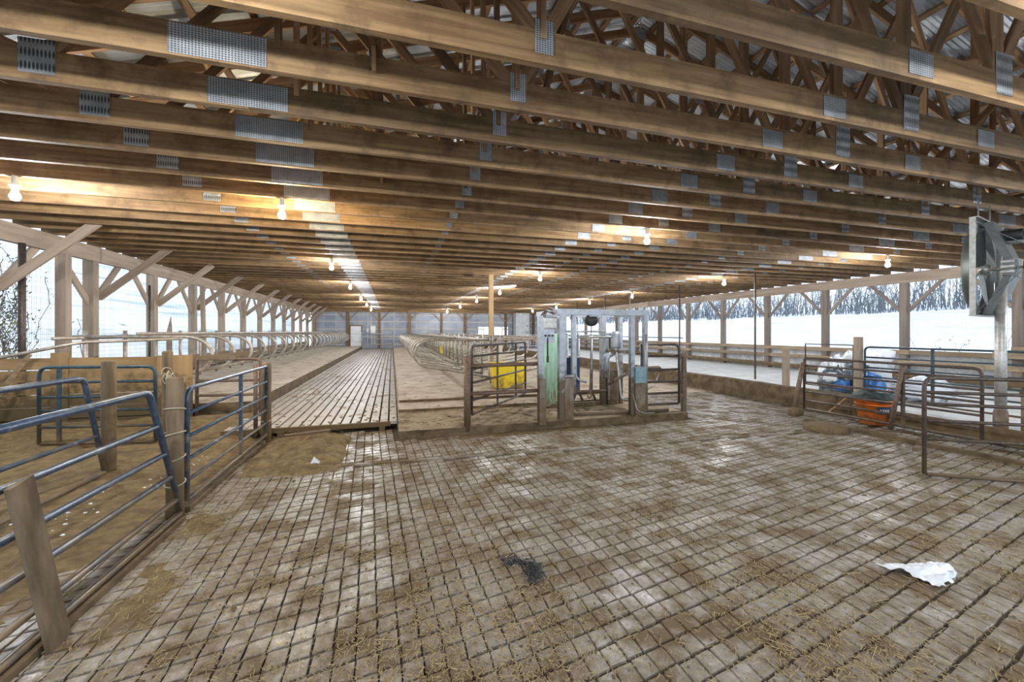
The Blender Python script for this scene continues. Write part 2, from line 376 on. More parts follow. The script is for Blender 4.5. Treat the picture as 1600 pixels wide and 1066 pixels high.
slab('floor_bed_mat', .12, 5.1, 7.75, YB-.2, .10, .17, 'bed', 'lower stall mat layer on the central bed')
slab('floor_bed_upper_mat', .14, 5.05, 8.5, YB-.3, .16, .22, 'bed', 'upper stall mat layer under the central stall loops')
# feed kerb and pale feed alley
k = MB(); pts = []
prof = [(8.25, -.03), (8.27, .2), (8.33, .37), (8.38, .39), (8.5, .39), (8.53, .3), (8.53, -.03)]
for j in range(61):
    y = 5.6+(YB-5.7)*j/60
    pts += [(x+.02*noise.noise(Vector((y*2, zz*6, 1))), y, zz+.012*noise.noise(Vector((y*2, x, 4)))) for x, zz in prof]
n = len(prof); k.add(pts, [(j*n+i, j*n+i+1, (j+1)*n+i+1, (j+1)*n+i) for j in range(60) for i in range(n-1)]+[tuple(range(n)), tuple(reversed(range(60*n, 61*n)))])
tag(k.build('trim_feed_kerb', 'kerb'), 'mucky concrete feed kerb along the pale feed alley', 'kerb', kind='structure')
o = MB().box(((8.53+XR)/2, (2+YB)/2, .0), (XR-8.53, YB-2, .04)).build('floor_feed_alley', 'feed')
tag(o, 'pale frosty feed alley floor beside the low siding wall', 'floor', kind='structure')

# ------------------------------------------------------------------ roof: sheets and purlins are parts of the ceiling
ceil = thing('ceiling', 'corrugated metal roof on purlins above the trusses', 'roof', (XC, 18, 7.4), kind='structure')
ZTOP = ZP1+HC+.12
HS = 11.9; SL = HS*math.sqrt(1+RISE*RISE); ANG = math.atan(RISE)
def rz(x): return ZTOP+.13+RISE*(11.25-abs(x-XC))
SWD = .9; nc = 12
v = []; f = []
for j in range(nc*4+1):
    y = SWD*j/(nc*4); zz = .011*math.cos(2*PI*j/4)
    v += [(0, y, zz), (SL, y, zz)]
f = [(2*j, 2*j+2, 2*j+3, 2*j+1) for j in range(nc*4)]
sheet = MB().add(v, f).mesh('roof_sheet', 'roof')
Y0R = -2.8
yy = Y0R
while yy < YB+.3:
    for s in (1, -1):
        mw = Matrix.Translation((XC, yy+(0 if s == 1 else SWD), rz(XC)+.06)) @ Matrix.Rotation(0 if s == 1 else PI, 4, 'Z') @ Matrix.Rotation(ANG, 4, 'Y')
        link('roof_sheet', sheet, ceil, mw)
    yy += SWD
for s in (1, -1):
    for i in range(19):
        x = .25+i*.62; z = rz(XC+x)+.0
        y = Y0R
        while y < YB:
            board('purlin', (XC+s*x, y, z), (XC+s*x, min(y+6.1, YB), z), .09, .04, 'web', ceil, up=(s*math.sin(ANG), 0, math.cos(ANG))); y += 6.1

# ------------------------------------------------------------------ trusses
TY = [.24+.628*i for i in range(-6, 60)]
def tz(x): return ZTOP+RISE*(11.25-abs(x))-.02          # underside region of top chord, x from the centre
def truss(y):
    t = thing('roof_truss', 'brown timber roof truss with toothed metal plates spanning the barn', 'truss', (XC, y, ZP1), 'roof trusses')
    zc = ZP1+HC/2
    B = lambda x: (XC+x, y, zc+.05)
    T = lambda x: (XC+x, y, tz(x)-.03)
    for a, b in ((-11.35, -5.95), (-5.95, -.95), (-.95, 5.95), (5.95, 11.35)): board('bottom_chord', (XC+a, y, zc), (XC+b, y, zc), .055, HC, 'chord', t)
    for s in (1, -1):
        board('top_chord', (XC, y, tz(0)+.03), (XC+s*11.6, y, tz(11.6)+.03), .045, .16, 'web', t)
        for a, b in ((0, 1.95), (3.75, 1.95), (3.75, 3.78), (3.75, 5.6), (7.35, 5.6), (7.35, 9.3), (5.58, 5.6)):
            board('web', B(s*a), T(s*b+.001), .04, .095 if a != 5.58 else .07, 'web', t)
    board('web', B(0), T(.001), .045, .14, 'web', t, up=(1, 0, 0))
    yf = y-.0315
    for x, w, h, z, m in ((-5.95, .6, .21, 0, 'tooth'), (-3.74, .14, .24, .07, 'tooth'), (-.95, .27, .18, 0, 'tooth'), (.06, .21, .34, .1, 'stripe'), (1.2, .27, .17, 0, 'tooth'),
                          (-7.35, .22, .26, .06, 'stripe'), (3.75, .2, .26, .06, 'stripe'), (5.95, .5, .19, 0, 'tooth'), (7.35, .22, .26, .06, 'stripe')):
        link('nail_plate', boxmesh(w, .005, h, m), t, Matrix.Translation((XC+x, yf, zc+z)))
    for x in (-5.6, -1.95, 0, 1.95, 5.6):
        link('nail_plate', boxmesh(.22, .005, .2, 'tooth'), t, Matrix.Translation((XC+x, y-.0255, tz(x)-.04)))
    return t
proto = truss(TY[0])
for y in TY[1:]: dup(proto, (XC, y, ZP1))
# longitudinal and diagonal bracing between trusses
for x in (-4.9, -8.4, 4.8, 8.6):
    y = 0
    while y < YB-1:
        board('lateral_brace', (XC+x, y, ZP1+HC+.022), (XC+x, min(y+4.3, YB), ZP1+HC+.022), .09, .04, 'web', ceil); y += 4.3
for i in range(8):
    for x in (-3.4, 3.4, -7.0, 7.0):
        y = 1+i*4.6+(1 if x > 0 else 0)
        board('diagonal_brace', (XC+x, y, ZP1+HC+.1), (XC+x, y+2.9, tz(x)-.3), .04, .09, 'web', ceil)
        board('diagonal_brace', (XC+x+.06, y+2.9, ZP1+HC+.1), (XC+x+.06, y, tz(x)-.3), .04, .09, 'web', ceil)
for y in (3.27, 5.76, 8.9): board('hanger_board', (-.13, y, ZP1+.1), (-.13, y, 5.6), .09, .03, 'pale', ceil, up=(1, 0, 0))

# ------------------------------------------------------------------ side walls
def wire_panel(x, y0, y1, z0, z1, parent):
    mb = MB(); y = y0+.03
    while y < y1: mb.tube([(x, y, z0), (x, y, z1)], .0027, 3); y += .051
    z = z0+.03
    while z < z1: mb.tube([(x+.002, y0, z), (x+.002, y1, z)], .0024, 3); z += .102
    o = mb.build('wire_mesh', 'wire', parent); o['kind'] = 'stuff'
wl = thing('wall_left', 'open post wall with wire mesh and knee braces beside snow bank', 'wall', (XL, 18, 0), kind='structure')
LY = [9.02+2.45*i for i in range(-4, 12)]
for i, y in enumerate(LY):
    board('post', (XL-.02, y, -.05), (XL-.02, y, ZP0+.05), .19, .19, 'post', wl, up=(1, 0, 0))
    for s in (1, -1): board('knee_brace', (XL-.02, y+s*.02, ZP0-.98), (XL-.02, y+s*.98, ZP0+.04), .05, .14, 'post', wl, up=(0, -s, 1))
    board('inner_brace', (XL+.05, y+.12, 2.36), (-5.05, y+.12, ZP1+.06), .05, .15, 'post', wl)
for y0 in range(-2, 38, 5):
    board('eave_beam', (XL+.03, y0, (ZP0+ZP1)/2), (XL+.03, min(y0+5, YB), (ZP0+ZP1)/2), .12, ZP1-ZP0, 'post', wl)
for i in range(len(LY)-1):
    for z in (.1, .31, .52, .73): board('board', (XL+.1, LY[i], z), (XL+.1, LY[i+1]-.01, z), .03, .195, 'oldwood', wl)
    if LY[i+1] > 6 and LY[i] < 30: wire_panel(XL-.13, LY[i]+.05, LY[i+1]-.05, .8, ZP0, wl)
board('post', (XL+.05, 10.55, .3), (XL+.05, 10.55, ZP0), .17, .17, 'post', wl, up=(1, 0, 0))
pipe('steel_post', [(XL+.16, 9.42, 0), (XL+.16, 9.42, ZP0)], .05, 'darkpipe', wl)
pipe('steel_post', [(XL+.16, 13.4, 0), (XL+.16, 13.4, 2.85)], .03, 'darkpipe', wl)
o = board('leaning_plank', (XL+.5, 15.9, .34), (XL+.30, 16.25, 3.15), .03, .14, 'post', None, up=(1, 0, 0)); tag(o, 'tall plank leaning against the eave beam of the mesh wall', 'plank')
o = MB().add([(-6.0, 13.6, .34), (-5.86, 13.6, .34), (-5.86, 13.64, .34), (-6.0, 13.64, .34), (-6.0, 13.6, 1.55), (-5.88, 13.6, 1.75), (-5.88, 13.64, 1.75), (-6.0, 13.64, 1.55), (-5.90, 13.6, 2.0), (-5.90, 13.64, 2.0)],
             [(0,1,5,4),(2,3,7,6),(1,2,6,5),(3,0,4,7),(4,5,8),(7,9,6),(5,6,9,8),(4,8,9,7),(0,3,2,1)]).build('pointed_stake', 'post'); tag(o, 'pointed wooden stake standing before the mesh wall', 'stake')

wr = thing('wall_right', 'open post wall with V braces above low siding and rails', 'wall', (XR, 18, 0), kind='structure')
RY = [6.65+2.53*i for i in range(-3, 13)]
for y in RY:
    board('post', (XR, y, -.05), (XR, y, ZP0+.05), .19, .19, 'post_backlit', wr, up=(1, 0, 0))
    for s in (1, -1): board('knee_brace', (XR, y+s*.02, ZP0-1.0), (XR, y+s*.98, ZP0+.03), .05, .10, 'post_backlit', wr, up=(0, -s, 1))
for y0 in range(-2, 38, 5):
    board('eave_beam', (XR-.04, y0, (ZP0+ZP1)/2), (XR-.04, min(y0+5, YB), (ZP0+ZP1)/2), .12, ZP1-ZP0, 'post', wr)
y = -1.
while y < YB:
    board('siding_board', (XR+.13, y+.12, -.05), (XR+.13, y+.12, .93), .23, .02, 'siding', wr, up=(1, 0, 0)); y += .24
for y0 in range(-1, 38, 5):
    for z, h in ((.93, .14), (.60, .14), (.20, .15)): board('rail', (XR-.12, y0, z), (XR-.12, min(y0+4.99, YB), z), .04, h, 'oldwood', wr)
for i in range(len(RY)-1):
    if 1 < RY[i] < 12: wire_panel(XR+.12, RY[i]+.05, RY[i+1]-.05, .9, ZP0, wr)
for y0 in (20., 24.): pipe('outer_rail', [(XR+.2, y0, 1.22), (XR+.2, y0+3.9, 1.22)], .03, 'darkpipe', wr); 
# ------------------------------------------------------------------ end wall
wb = thing('wall_back', 'blue grey metal end wall with pale girts and brown posts', 'wall', (XC, YB, 0), kind='structure')
x = XL
WX0, WX1, WZ0, WZ1 = 8.3, 10.1, 1.0, 2.02
while x < XR:
    x1 = min(x+.95, XR); zt = ZTOP+.1+RISE*(11.25-abs((x+x1)/2-XC))
    sp = [(-.05, zt)] if (x1 <= WX0 or x >= WX1) else [(-.05, WZ0), (WZ1, zt)]
    for a, b in sp: board('siding_sheet', ((x+x1)/2, YB+.1, a), ((x+x1)/2, YB+.1, b), x1-x-.006, .02, 'backwall', wb, up=(0, 1, 0))
    x += .95
for z in (.45, 1.15, 1.8, 2.45, 3.05):
    for a, b in ((XL, 0), (0, 5.5), (5.5, 10.9), (10.9, XR)):
        if z in (1.15, 1.8) and a == 5.5:
            board('girt', (a, YB+.06, z), (WX0, YB+.06, z), .05, .09, 'girt', wb); board('girt', (WX1, YB+.06, z), (b, YB+.06, z), .05, .09, 'girt', wb)
        else: board('girt', (a, YB+.06, z), (b, YB+.06, z), .05, .09, 'girt', wb)
for xp in (-6.2, -3.58, -1.05, 1.53, 4.35, 6.5, 10.4, 13.2):
    board('post', (xp, YB-.06, 0), (xp, YB-.06, 3.5), .2, .2, 'chord', wb, up=(0, 1, 0))
    for s in (1, -1): board('knee_brace', (xp, YB-.1, 2.5), (xp+s*.9, YB-.1, 3.4), .05, .11, 'post', wb)
board('end_beam', (XL, YB-.2, 3.42), (XR, YB-.2, 3.42), .1, .3, 'chord', wb)
dr = thing('door_1', 'white slab door at the far end of the slatted alley', 'door', (-2.95, YB-.15, 0), kind='structure')
MB().box((-2.95, YB-.02, 1.05), (.86, .05, 2.0)).build('leaf', 'white', dr)
for z in (.72, 1.4): MB().box((-2.95, YB-.05, z), (.86, .015, .03)).build('seam', 'girt', dr)
for xx in (-3.42, -2.48): board('jamb', (xx, YB-.02, 0), (xx, YB-.02, 2.12), .08, .09, 'chord', dr, up=(0, 1, 0))
board('head', (-3.46, YB-.02, 2.12), (-2.44, YB-.02, 2.12), .09, .09, 'chord', dr)
MB().lathe([(0, 0), (.03, 0), (.03, -.05), (0, -.06)], 10, (-2.6, YB-.05, 1.05), 'Y').build('knob', 'galv', dr)
wn = thing('window_1', 'bright two pane window in the end wall', 'window', (9.2, YB+.1, 1.5), kind='structure')
for a in ((WX0, WZ0, WX1, WZ0), (WX0, WZ1, WX1, WZ1)): board('window_frame', (a[0], YB+.08, a[1]), (a[2], YB+.08, a[3]), .1, .08, 'white', wn)
for xx, w in ((WX0, .08), (9.2, .22), (WX1, .08)): board('window_frame', (xx, YB+.08, WZ0), (xx, YB+.08, WZ1), w, .1, 'white' if w < .1 else 'backwall', wn, up=(0, 1, 0))
for a, b in ((WX0, 9.1), (9.3, WX1)): MB().box(((a+b)/2, YB+.1, 1.5), (b-a, .012, 1.0)).build('pane', 'glass', wn)
e = thing('electrical_panel', 'grey breaker box with conduits on the end wall post', 'electrical box', (-1.65, YB-.1, 1.2))
MB().box((-1.55, YB-.12, 1.75), (.42, .16, .62)).build('box', 'galv', e); MB().box((-2.0, YB-.12, 1.7), (.16, .1, .3)).build('switch_box', 'galv', e)
for xx, a, b in ((-2.0, .3, 3.2), (-1.66, .4, 1.44), (-1.5, .4, 1.44), (-1.4, .4, 1.44)): board('conduit', (xx, YB-.1, a), (xx, YB-.1, b), .05, .05, 'girt', e, up=(0, 1, 0))
e = thing('alley_end_gate', 'thin grey pipe gate closing the far end of the slatted alley', 'gate', (-.7, 36.4, .12))
for z in (.5, .95, 1.4): pipe('rail', [(-2.4, 36.4, z), (.15, 36.4, z)], .028, 'galv', e)
for xx in (-2.4, .15): pipe('upright', [(xx, 36.4, .12), (xx, 36.4, 1.55)], .04, 'galv', e)
# pale cabinet / tank by the end wall with white pickets
e = thing('tall_cabinet', 'tall pale blue cabinet against the end wall', 'cabinet', (11.75, YB-.8, 0))
MB().box((11.75, YB-.75, 1.75), (1.35, .9, 3.1)).build('body', 'siding', e); board('door_edge', (12.40, YB-1.22, .2), (12.40, YB-1.22, 3.3), .05, .05, 'post', e, up=(0, 1, 0))
for z in (1.5, 2.1): MB().box((12.2, YB-1.21, z), (.16, .03, .06)).build('latch', 'black', e)
e = thing('picket_gate', 'white picket gate in front of the pale cabinet', 'gate', (12.3, 35.9, 0))
for i in range(9): pipe('picket', [(11.2+i*.28, 35.9, .15), (11.2+i*.28, 35.9, 1.3)], .02, 'white', e, 6)
for z in (.25, 1.28): pipe('rail', [(11.1, 35.9, z), (13.55, 35.9, z)], .025, 'white', e, 6)

# ------------------------------------------------------------------ lamps
def lamp(x, y, kind, label):
    zb = ZP1-.10
    t = thing('bare_bulb', label, 'lamp', (x, y, zb), 'bare ceiling bulbs')
    MB().lathe([(0, zb+.10), (.03, zb+.10), (.03, zb), (.055, zb), (.055, zb-.025), (.035, zb-.04), (.03, zb-.075), (0, zb-.075)], 12, (x, y, 0)).build('socket', 'white', t, True)
    MB().lathe([(.0, zb-.07), (.022, zb-.075), (.03, zb-.10), (.048, zb-.135), (.05, zb-.155), (.035, zb-.19), (0, zb-.20)], 12, (x, y, 0)).build('bulb', kind, t, True)
def near_truss(y): return min(TY, key=lambda q: abs(q-y)) if y > 0 else y
for x, ys in ((-1.5, (-3.5, 1.3, 6.66, 11.5, 16.4, 22, 27.4, 33)), (4.5, (-3.5, .3, 6.35, 12.15, 17, 22, 28, 34.5)), (11.05, (-3.5, 1.7, 6.84, 11.6, 16.9, 21.6, 26.5, 31.8))):  # first two bulbs of each row are unseen, added to light the foreground
    for y in ys:
        w = x == -1.5 and 6 < y < 7
        lamp(x+(.8 if x > 11 and 6 < y < 7 else 0), near_truss(y), 'warmbulb' if w else 'bulb', 'bare bulb with warm yellow glow under a truss above the alley' if w else
             {-1.5: 'bare white bulb in the row above the slatted alley', 4.5: 'bare white bulb in the row along mid barn', 11.05: 'bare white bulb in the row above the feed alley'}[x])
for o in list(bpy.data.objects):
    if o.name.startswith('roof_truss'):
        if abs(o.location.y-near_truss(6.66)) < .01: o['label'] = 'brown timber roof truss from which the warm yellow bulb hangs'
        elif any(abs(o.location.y-near_truss(q)) < .01 for q in (11.5, 12.15, 16.4, 17, 16.9, 22, 21.6, 27.4, 28, 26.5, 33, 34.5, 31.8, 1.3, .3, 1.7)): o['label'] = 'brown timber roof truss with a bare white bulb hung under it'
        elif o.location.y > 36.5: o['label'] = 'brown timber roof truss right against the blue grey end wall'
        else: o['label'] = 'brown timber roof truss with toothed metal plates and no bulb under it'
lamp(-4.42, near_truss(6.5), 'bulb', 'bare white bulb above the pen beside the mesh wall')

# ------------------------------------------------------------------ stall dividers
def divider(name, label, group):
    """loop with its head end at x=0, loop reaching to x=+2.1"""
    t = thing(name, label, 'stall divider', (0, 0, 0), group)
    top = 1.16
    loop = [(-.15, 0, top), (1.55, 0, top)]
    for k in range(1, 10):
        a = PI/2-PI*k/9*.86; loop.append((1.55+.36*math.cos(a)*1.25, 0, top-.36+.36*math.sin(a)))
    loop += [(1.05, 0, .36), (.0, 0, .14)]
    MB().tube(loop, .035, 8).build('loop', 'stall', t, True)
    pipe('upright', [(0, .045, 0), (0, .045, top+.12)], .036, 'stall', t)
    MB().lathe([(0, -.04), (.055, -.04), (.055, .04), (0, .04)], 10, (0, .03, top), 'Y').build('clamp', 'galv', t)
    return t
pr = divider('stall_divider', 'worn pipe stall loop on the bed beside the mesh wall', 'wall bed stall loops')
ys = [9.3+1.16*i for i in range(24)]
pr.location = (-5.35, ys[0], .34)
for y in ys[1:]: dup(pr, (-5.35, y, .34))
ys2 = [10.75+1.16*i for i in range(22)]
for y in ys2: dup(pr, (2.56, y, .22), PI, 'worn pipe stall loop on the central bed facing the slatted alley', 'central bed alley-side stall loops')
for y in ys2: dup(pr, (2.80, y, .22), 0, 'worn pipe stall loop on the central bed facing the feed kerb', 'central bed kerb-side stall loops')
e = thing('neck_rail', 'long worn pipe rail across the wall bed stall loops', 'rail', (-4.3, 22, 1.56))
pipe('rail', [(-4.35, 8.9, 1.56), (-4.35, 16, 1.56), (-4.35, 26, 1.56), (-4.35, 36.5, 1.56)], .03, 'stall', e); pipe('head_rail', [(-5.35, 8.6, 1.48), (-5.35, 36.5, 1.48)], .03, 'stall', e)
for x, nm in ((1.55, 'alley-side'), (3.8, 'kerb-side')):
    o = pipe('neck_rail', [(x, 10.4, 1.44), (x, 22, 1.44), (x, 36, 1.44)], .03, 'stall'); tag(o, 'long worn pipe rail across the '+nm+' central stall loops', 'rail')
e = thing('curb_rail', 'brown pipe rail on posts between the two central stall rows', 'rail', (2.68, 22, .22))
pipe('rail', [(2.68, 10.2, 1.28), (2.68, 36, 1.28)], .04, 'stall', e); pipe('rail', [(2.68, 10.2, .62), (2.68, 36, .62)], .035, 'stall', e)
for i in range(22): board('rail_post', (2.68, 10.2+1.16*i, .2), (2.68, 10.2+1.16*i, 1.3), .09, .09, 'whitepost', e, up=(1, 0, 0))
o = board('timber_post', (3.2, 13.4, .2), (3.2, 13.4, ZP1), .14, .14, 'pale', None, up=(1, 0, 0)); tag(o, 'tall square timber post rising through the central stalls', 'post')
e = thing('tube_lamp', 'unlit tube lamp hanging beside the timber post', 'lamp', (3.75, 14.2, 3.1))
MB().box((3.75, 14.2, 3.2), (1.15, .09, .05), Matrix.Rotation(-.1, 3, 'Y')).build('housing', 'white', e)
for q in (-.03, .03): pipe('tube', [(3.22, 14.2+q, 3.10), (4.28, 14.2+q, 3.21)], .018, 'tube', e)
for xx in (3.35, 4.15): pipe('chain', [(xx, 14.2, 3.2), (xx, 14.2, ZP1)], .006, 'wire', e, 4)
e = thing('plastic_tub', 'dirty yellow plastic tub on the central bed', 'tub', (2.95, 10.4, .22))
hw, hd = .46, .26; b = MB()
def rr_(w, d, z, c=.07): return [(x*w+sx*(-c), y*d, z) for x, y, sx in ()]
def ring(w, d, z, c=.06): return [(2.72+p[0], 9.62+p[1], z+.06) for p in ((-w+c, -d), (w-c, -d), (w, -d+c), (w, d-c), (w-c, d), (-w+c, d), (-w, d-c), (-w, -d+c))]
rs = [ring(.36, .2, .18), ring(.40, .24, .50), ring(.41, .25, .72), ring(.44, .28, .73), ring(.44, .28, .78), ring(.40, .24, .78), ring(.36, .21, .30)]
b.add([p for q in rs for p in q], [(i*8+j, i*8+(j+1) % 8, (i+1)*8+(j+1) % 8, (i+1)*8+j) for i in range(6) for j in range(8)]+[tuple(range(48, 56)), tuple(reversed(range(8)))])
e.location = (2.72, 9.62, .22)
b.build('body', 'yellow', e); 
for i in (-1, 0, 1): MB().box((2.72+i*.22, 9.62-.235, .54), (.03, .02, .34)).build('rib', 'yellow', e)
o = MB().box((2.25, 19.6, .75), (.06, .7, .35)).build('yellow_board', 'yellow'); tag(o, 'small yellow plastic board far along the central stall row', 'board')

# ------------------------------------------------------------------ gates
def gate(name, label, P0, P1, z0, z1, rails, m, r=.024, ups=(), cr=(.12, .12), slant=0, loc=None, bottom=True, rr=None, um=None, ur=None):
    P0, P1 = Vector((*P0, 0)), Vector((*P1, 0)); D = P1-P0; Ln = D.length; D.normalize()
    def P(s, z): return P0+D*(s+slant*((z-z0)/(z1-z0))*max(0, 1-s/.9 if slant else 0))+Vector((0, 0, z))
    t = thing(name, label, 'gate', (P0.x, P0.y, z0))
    def sl(z): return slant*(z-z0)/(z1-z0)
    A, Bq, Cq, Dq = P0+Vector((0, 0, z0)), P0+D*slant+Vector((0, 0, z1)), P1+Vector((0, 0, z1)), P1+Vector((0, 0, z0))
    path = [A, Bq, Cq, Dq]; out = [A]
    for i, rad in ((1, cr[0]), (2, cr[1])):
        a, bb, c = path[i-1], path[i], path[i+1]
        if rad > 0: out += bend([a, bb, c], rad)[1:-1]
        else: out.append(bb)
    MB().tube(out+[Dq], r, 9).build('frame', m, t, True)
    if bottom: pipe('rail', [A+D*.02, Dq], r*.95, m, t)
    for z in rails: pipe('rail', [P0+D*sl(z)+Vector((0, 0, z)), P1+Vector((0, 0, z))], rr or r*.85, m, t)
    for s in ups: MB().box(P0+D*s+Vector((0, 0, (z0+z1)/2)), (ur or r*1.7, ur or r*1.7, z1-z0-.02)).build('upright', um or m, t)
    return t
def roundpost(name, label, x, y, z1, r, m='fencepost', twine=0, lean=(0, 0)):
    t = thing(name, label, 'post', (x, y, 0))
    mb = MB(); prof = [(0, -.03), (r*1.08, -.03)]+[(r*(1+.05*math.sin(i*2.1+x)), .12*i) for i in range(1, int(z1/.12))]+[(r*.97, z1), (r*.8, z1+.012), (0, z1+.014)]
    mb.lathe(prof, 12, (0, 0, 0)); mb.v = [(p[0]+x+lean[0]*p[2], p[1]+y+lean[1]*p[2], p[2]) for p in mb.v]; mb.build('shaft', m, t, True)
    for k in range(twine):
        z = .3+k*.21; q = MB(); q.tube([(x+lean[0]*z+math.cos(a)*(r*1.18), y+math.sin(a)*r*1.18, z+.02*math.sin(a+k)) for a in [2*PI*i/14 for i in range(14)]], .006, 5, True); q.build('twine_loop', 'twine', t)
    return t
gate('tube_gate', 'blue tube gate with slanted end next to the muddy plank', (-1.72, 4.14), (-1.72, .9), .06, 1.15, (.2, .42, .63, .87), 'blue', .024, (), (.13, 0), slant=.48)
o = board('muddy_plank', (-1.63, 2.66, 0), (-1.66, 2.47, .90), .025, .13, 'muddy', None, up=(0, 1, 0)); tag(o, 'short muddy plank propped against the blue gate rails', 'plank')
o = board('floor_sill', (-1.70, .9, .008), (-1.70, 4.1, .008), .06, .055, 'kerb'); tag(o, 'muck crusted sill bar on the floor under the slanted blue gate', 'sill')
roundpost('wooden_fence_post', 'round wooden post wrapped in twine between the two blue gates', -1.79, 4.20, 1.19, .062, twine=4)
gate('tube_gate', 'dark blue tube gate between the twine-wrapped post and the manure heap', (-1.75, 4.32), (-1.75, 6.72), .10, 1.09, (.27, .46, .66, .87), 'blue', .021, (1.36,), (.10, 0), ur=.035)
roundpost('wooden_fence_post', 'muddy wooden post at the corner of the slatted alley', -1.78, 6.83, 1.12, .07, twine=1)
o = pipe('steel_stake', [(-1.95, 6.95, .0), (-1.95, 6.95, 1.1)], .03, 'rust'); tag(o, 'thin rusty stake behind the post at the alley corner', 'stake')
o = board('floor_sill', (-1.75, 4.3, .012), (-1.75, 6.6, .012), .06, .06, 'kerb'); tag(o, 'muck crusted sill bar on the floor under the dark blue gate', 'sill')
gate('tube_gate', 'blue tube gate with slanted end inside the pen by the grey post', (-2.98, 5.50), (-2.98, 1.6), .08, 1.13, (.5, .82), 'blue', .026, (), (.13, 0), slant=.32)
roundpost('wooden_fence_post', 'grey round post inside the pen at the slanted gate end', -3.0, 5.60, 1.26, .065)
roundpost('wooden_fence_post', 'round post beside the teal gate with bundled twine', -2.83, 6.45, 1.33, .06, twine=1)
gate('tube_gate', 'dark teal tube gate in front of the ochre plank wall', (-4.5, 7.0), (-3.1, 6.75), .1, 1.12, (.32, .54, .72, .92), 'teal', .022, (.24,), (.12, .12))
e = thing('twine_bundle', 'pale tangle of baler twine hung on the pen post', 'twine', (-2.75, 6.33, 1.0))
for k in range(9):
    a = R.uniform(0, 6); rad = R.uniform(.05, .09); ax = Vector((math.cos(a), math.sin(a), R.uniform(-.5, .5))).normalized(); u = ax.orthogonal().normalized(); w = ax.cross(u)
    c0 = Vector((-2.77+jit(.03), 6.36+jit(.02), 1.0+jit(.06)))
    MB().tube([c0+u*(math.cos(t)*rad)+w*(math.sin(t)*rad*1.2) for t in [2*PI*i/12 for i in range(12)]], .007, 4, True).build('strand', 'twine', e)
gate('pipe_gate', 'rusty pipe panel between the plywood sheet and the alley kerb', (-3.2, 8.25), (-2.2, 8.12), .0, 1.12, (.5, .75), 'rust', .03, (), (0, .08), bottom=False)
# plank wall of the pen
e = thing('wall_pen', 'ochre plank wall closing the manure pen in front of the stall bed', 'wall', (-4.8, 8.3, 0), kind='structure')
for i in range(6):
    z = .1+i*.197
    board('plank', (-6.35, 8.3, z), (-3.3, 8.3+jit(.01), z+jit(.004)), .035, .182, 'planks', e)
board('batten', (-5.06, 8.27, .0), (-5.06, 8.27, 1.26), .22, .03, 'planks', e, up=(0, 1, 0))
board('cap_board', (-3.3, 8.33, 1.13), (-2.7, 9.2, 1.17), .04, .075, 'oldwood', e)
o = board('plywood_sheet', (-3.5, 8.22, .0), (-3.5, 8.22, 1.2), .5, .02, 'planks', None, up=(0, 1, 0)); tag(o, 'stained plywood sheet at the end of the ochre plank wall', 'plywood')
o = board('leaning_stick', (-5.75, 7.6, .02), (-5.35, 8.15, 1.25), .04, .05, 'fencepost'); tag(o, 'dark stick leaning on the ochre plank wall', 'stick')
for i, (zz, y) in enumerate(((1.38, 8.6), (1.46, 9.9))):
    pass
o = pipe('long_pipe', bend([(-5.6, 7.95, 1.2), (-4.9, 8.45, 1.42), (-3.6, 8.7, 1.47)], .5), .026, 'stall'); tag(o, 'bent pipe resting over the top of the ochre plank wall', 'pipe')
# pen bedding
v = []; nx, ny = 60, 80
for j in range(ny+1):
    for i in range(nx+1):
        x = -6.3+4.48*i/nx; y = .8+7.43*j/ny
        edge = min(1, (-1.80-x)/.5); edge = max(0, edge); near = min(1, max(0, (y-3.2)/2.5))
        z = -.014+edge*(.02+.05*near+.05*noise.noise(Vector((x*1.7, y*1.7, 0)))*near+.03*noise.noise(Vector((x*6, y*6, 2)))+.10*max(0, (y-6.8)/1.4))
        v.append((x, y, max(z, -.03)))
o = MB().add(v, [(j*(nx+1)+i, j*(nx+1)+i+1, (j+1)*(nx+1)+i+1, (j+1)*(nx+1)+i) for j in range(ny) for i in range(nx)]).build('manure_bedding', 'manure', None, True)
tag(o, 'trampled manure and straw bedding inside the gated pen', 'bedding', kind='stuff')
def heap(name, label, x0, x1, y0, y1, h, seed, m='manure', nx=36, ny=36):
    v = []
    for j in range(ny+1):
        for i in range(nx+1):
            u, w = i/nx, j/ny; x = x0+(x1-x0)*u; y = y0+(y1-y0)*w
            e = max(0, math.sin(PI*u)*math.sin(PI*w))**.6
            z = h*e*(.6+.5*noise.noise(Vector((x*2.6+seed, y*2.6, 0)))+.2*noise.noise(Vector((x*6, y*6, seed)))+.07*noise.noise(Vector((x*12, y*12, seed))))-.03
            v.append((x, y, z))
    o = MB().add(v, [(j*(nx+1)+i, j*(nx+1)+i+1, (j+1)*(nx+1)+i+1, (j+1)*(nx+1)+i) for j in range(ny) for i in range(nx)]).build(name, m, None, True)
    return tag(o, label, 'manure', kind='stuff')
heap('manure_heap', 'brown manure heap at the foot of the slatted alley', -1.72, -.55, 5.0, 7.0, .22, 3)
heap('manure_drift', 'thin manure drift along the floor under the blue gates', -1.8, -1.15, 2.2, 5.4, .05, 8)
heap('manure_ridge', 'muck ridge before the central bed and chute', .1, 5.3, 6.0, 6.35, .07, 5, 'clod', 90, 12)
e = thing('broken_board', 'broken board on top of the manure heap', 'board', (-1.1, 6.35, .12)); board('board', (-1.42, 6.3, .16), (-.85, 6.42, .17), .10, .03, 'fencepost', e); board('splinter', (-1.2, 6.2, .07), (-1.05, 6.4, .17), .02, .02, 'pale', e)
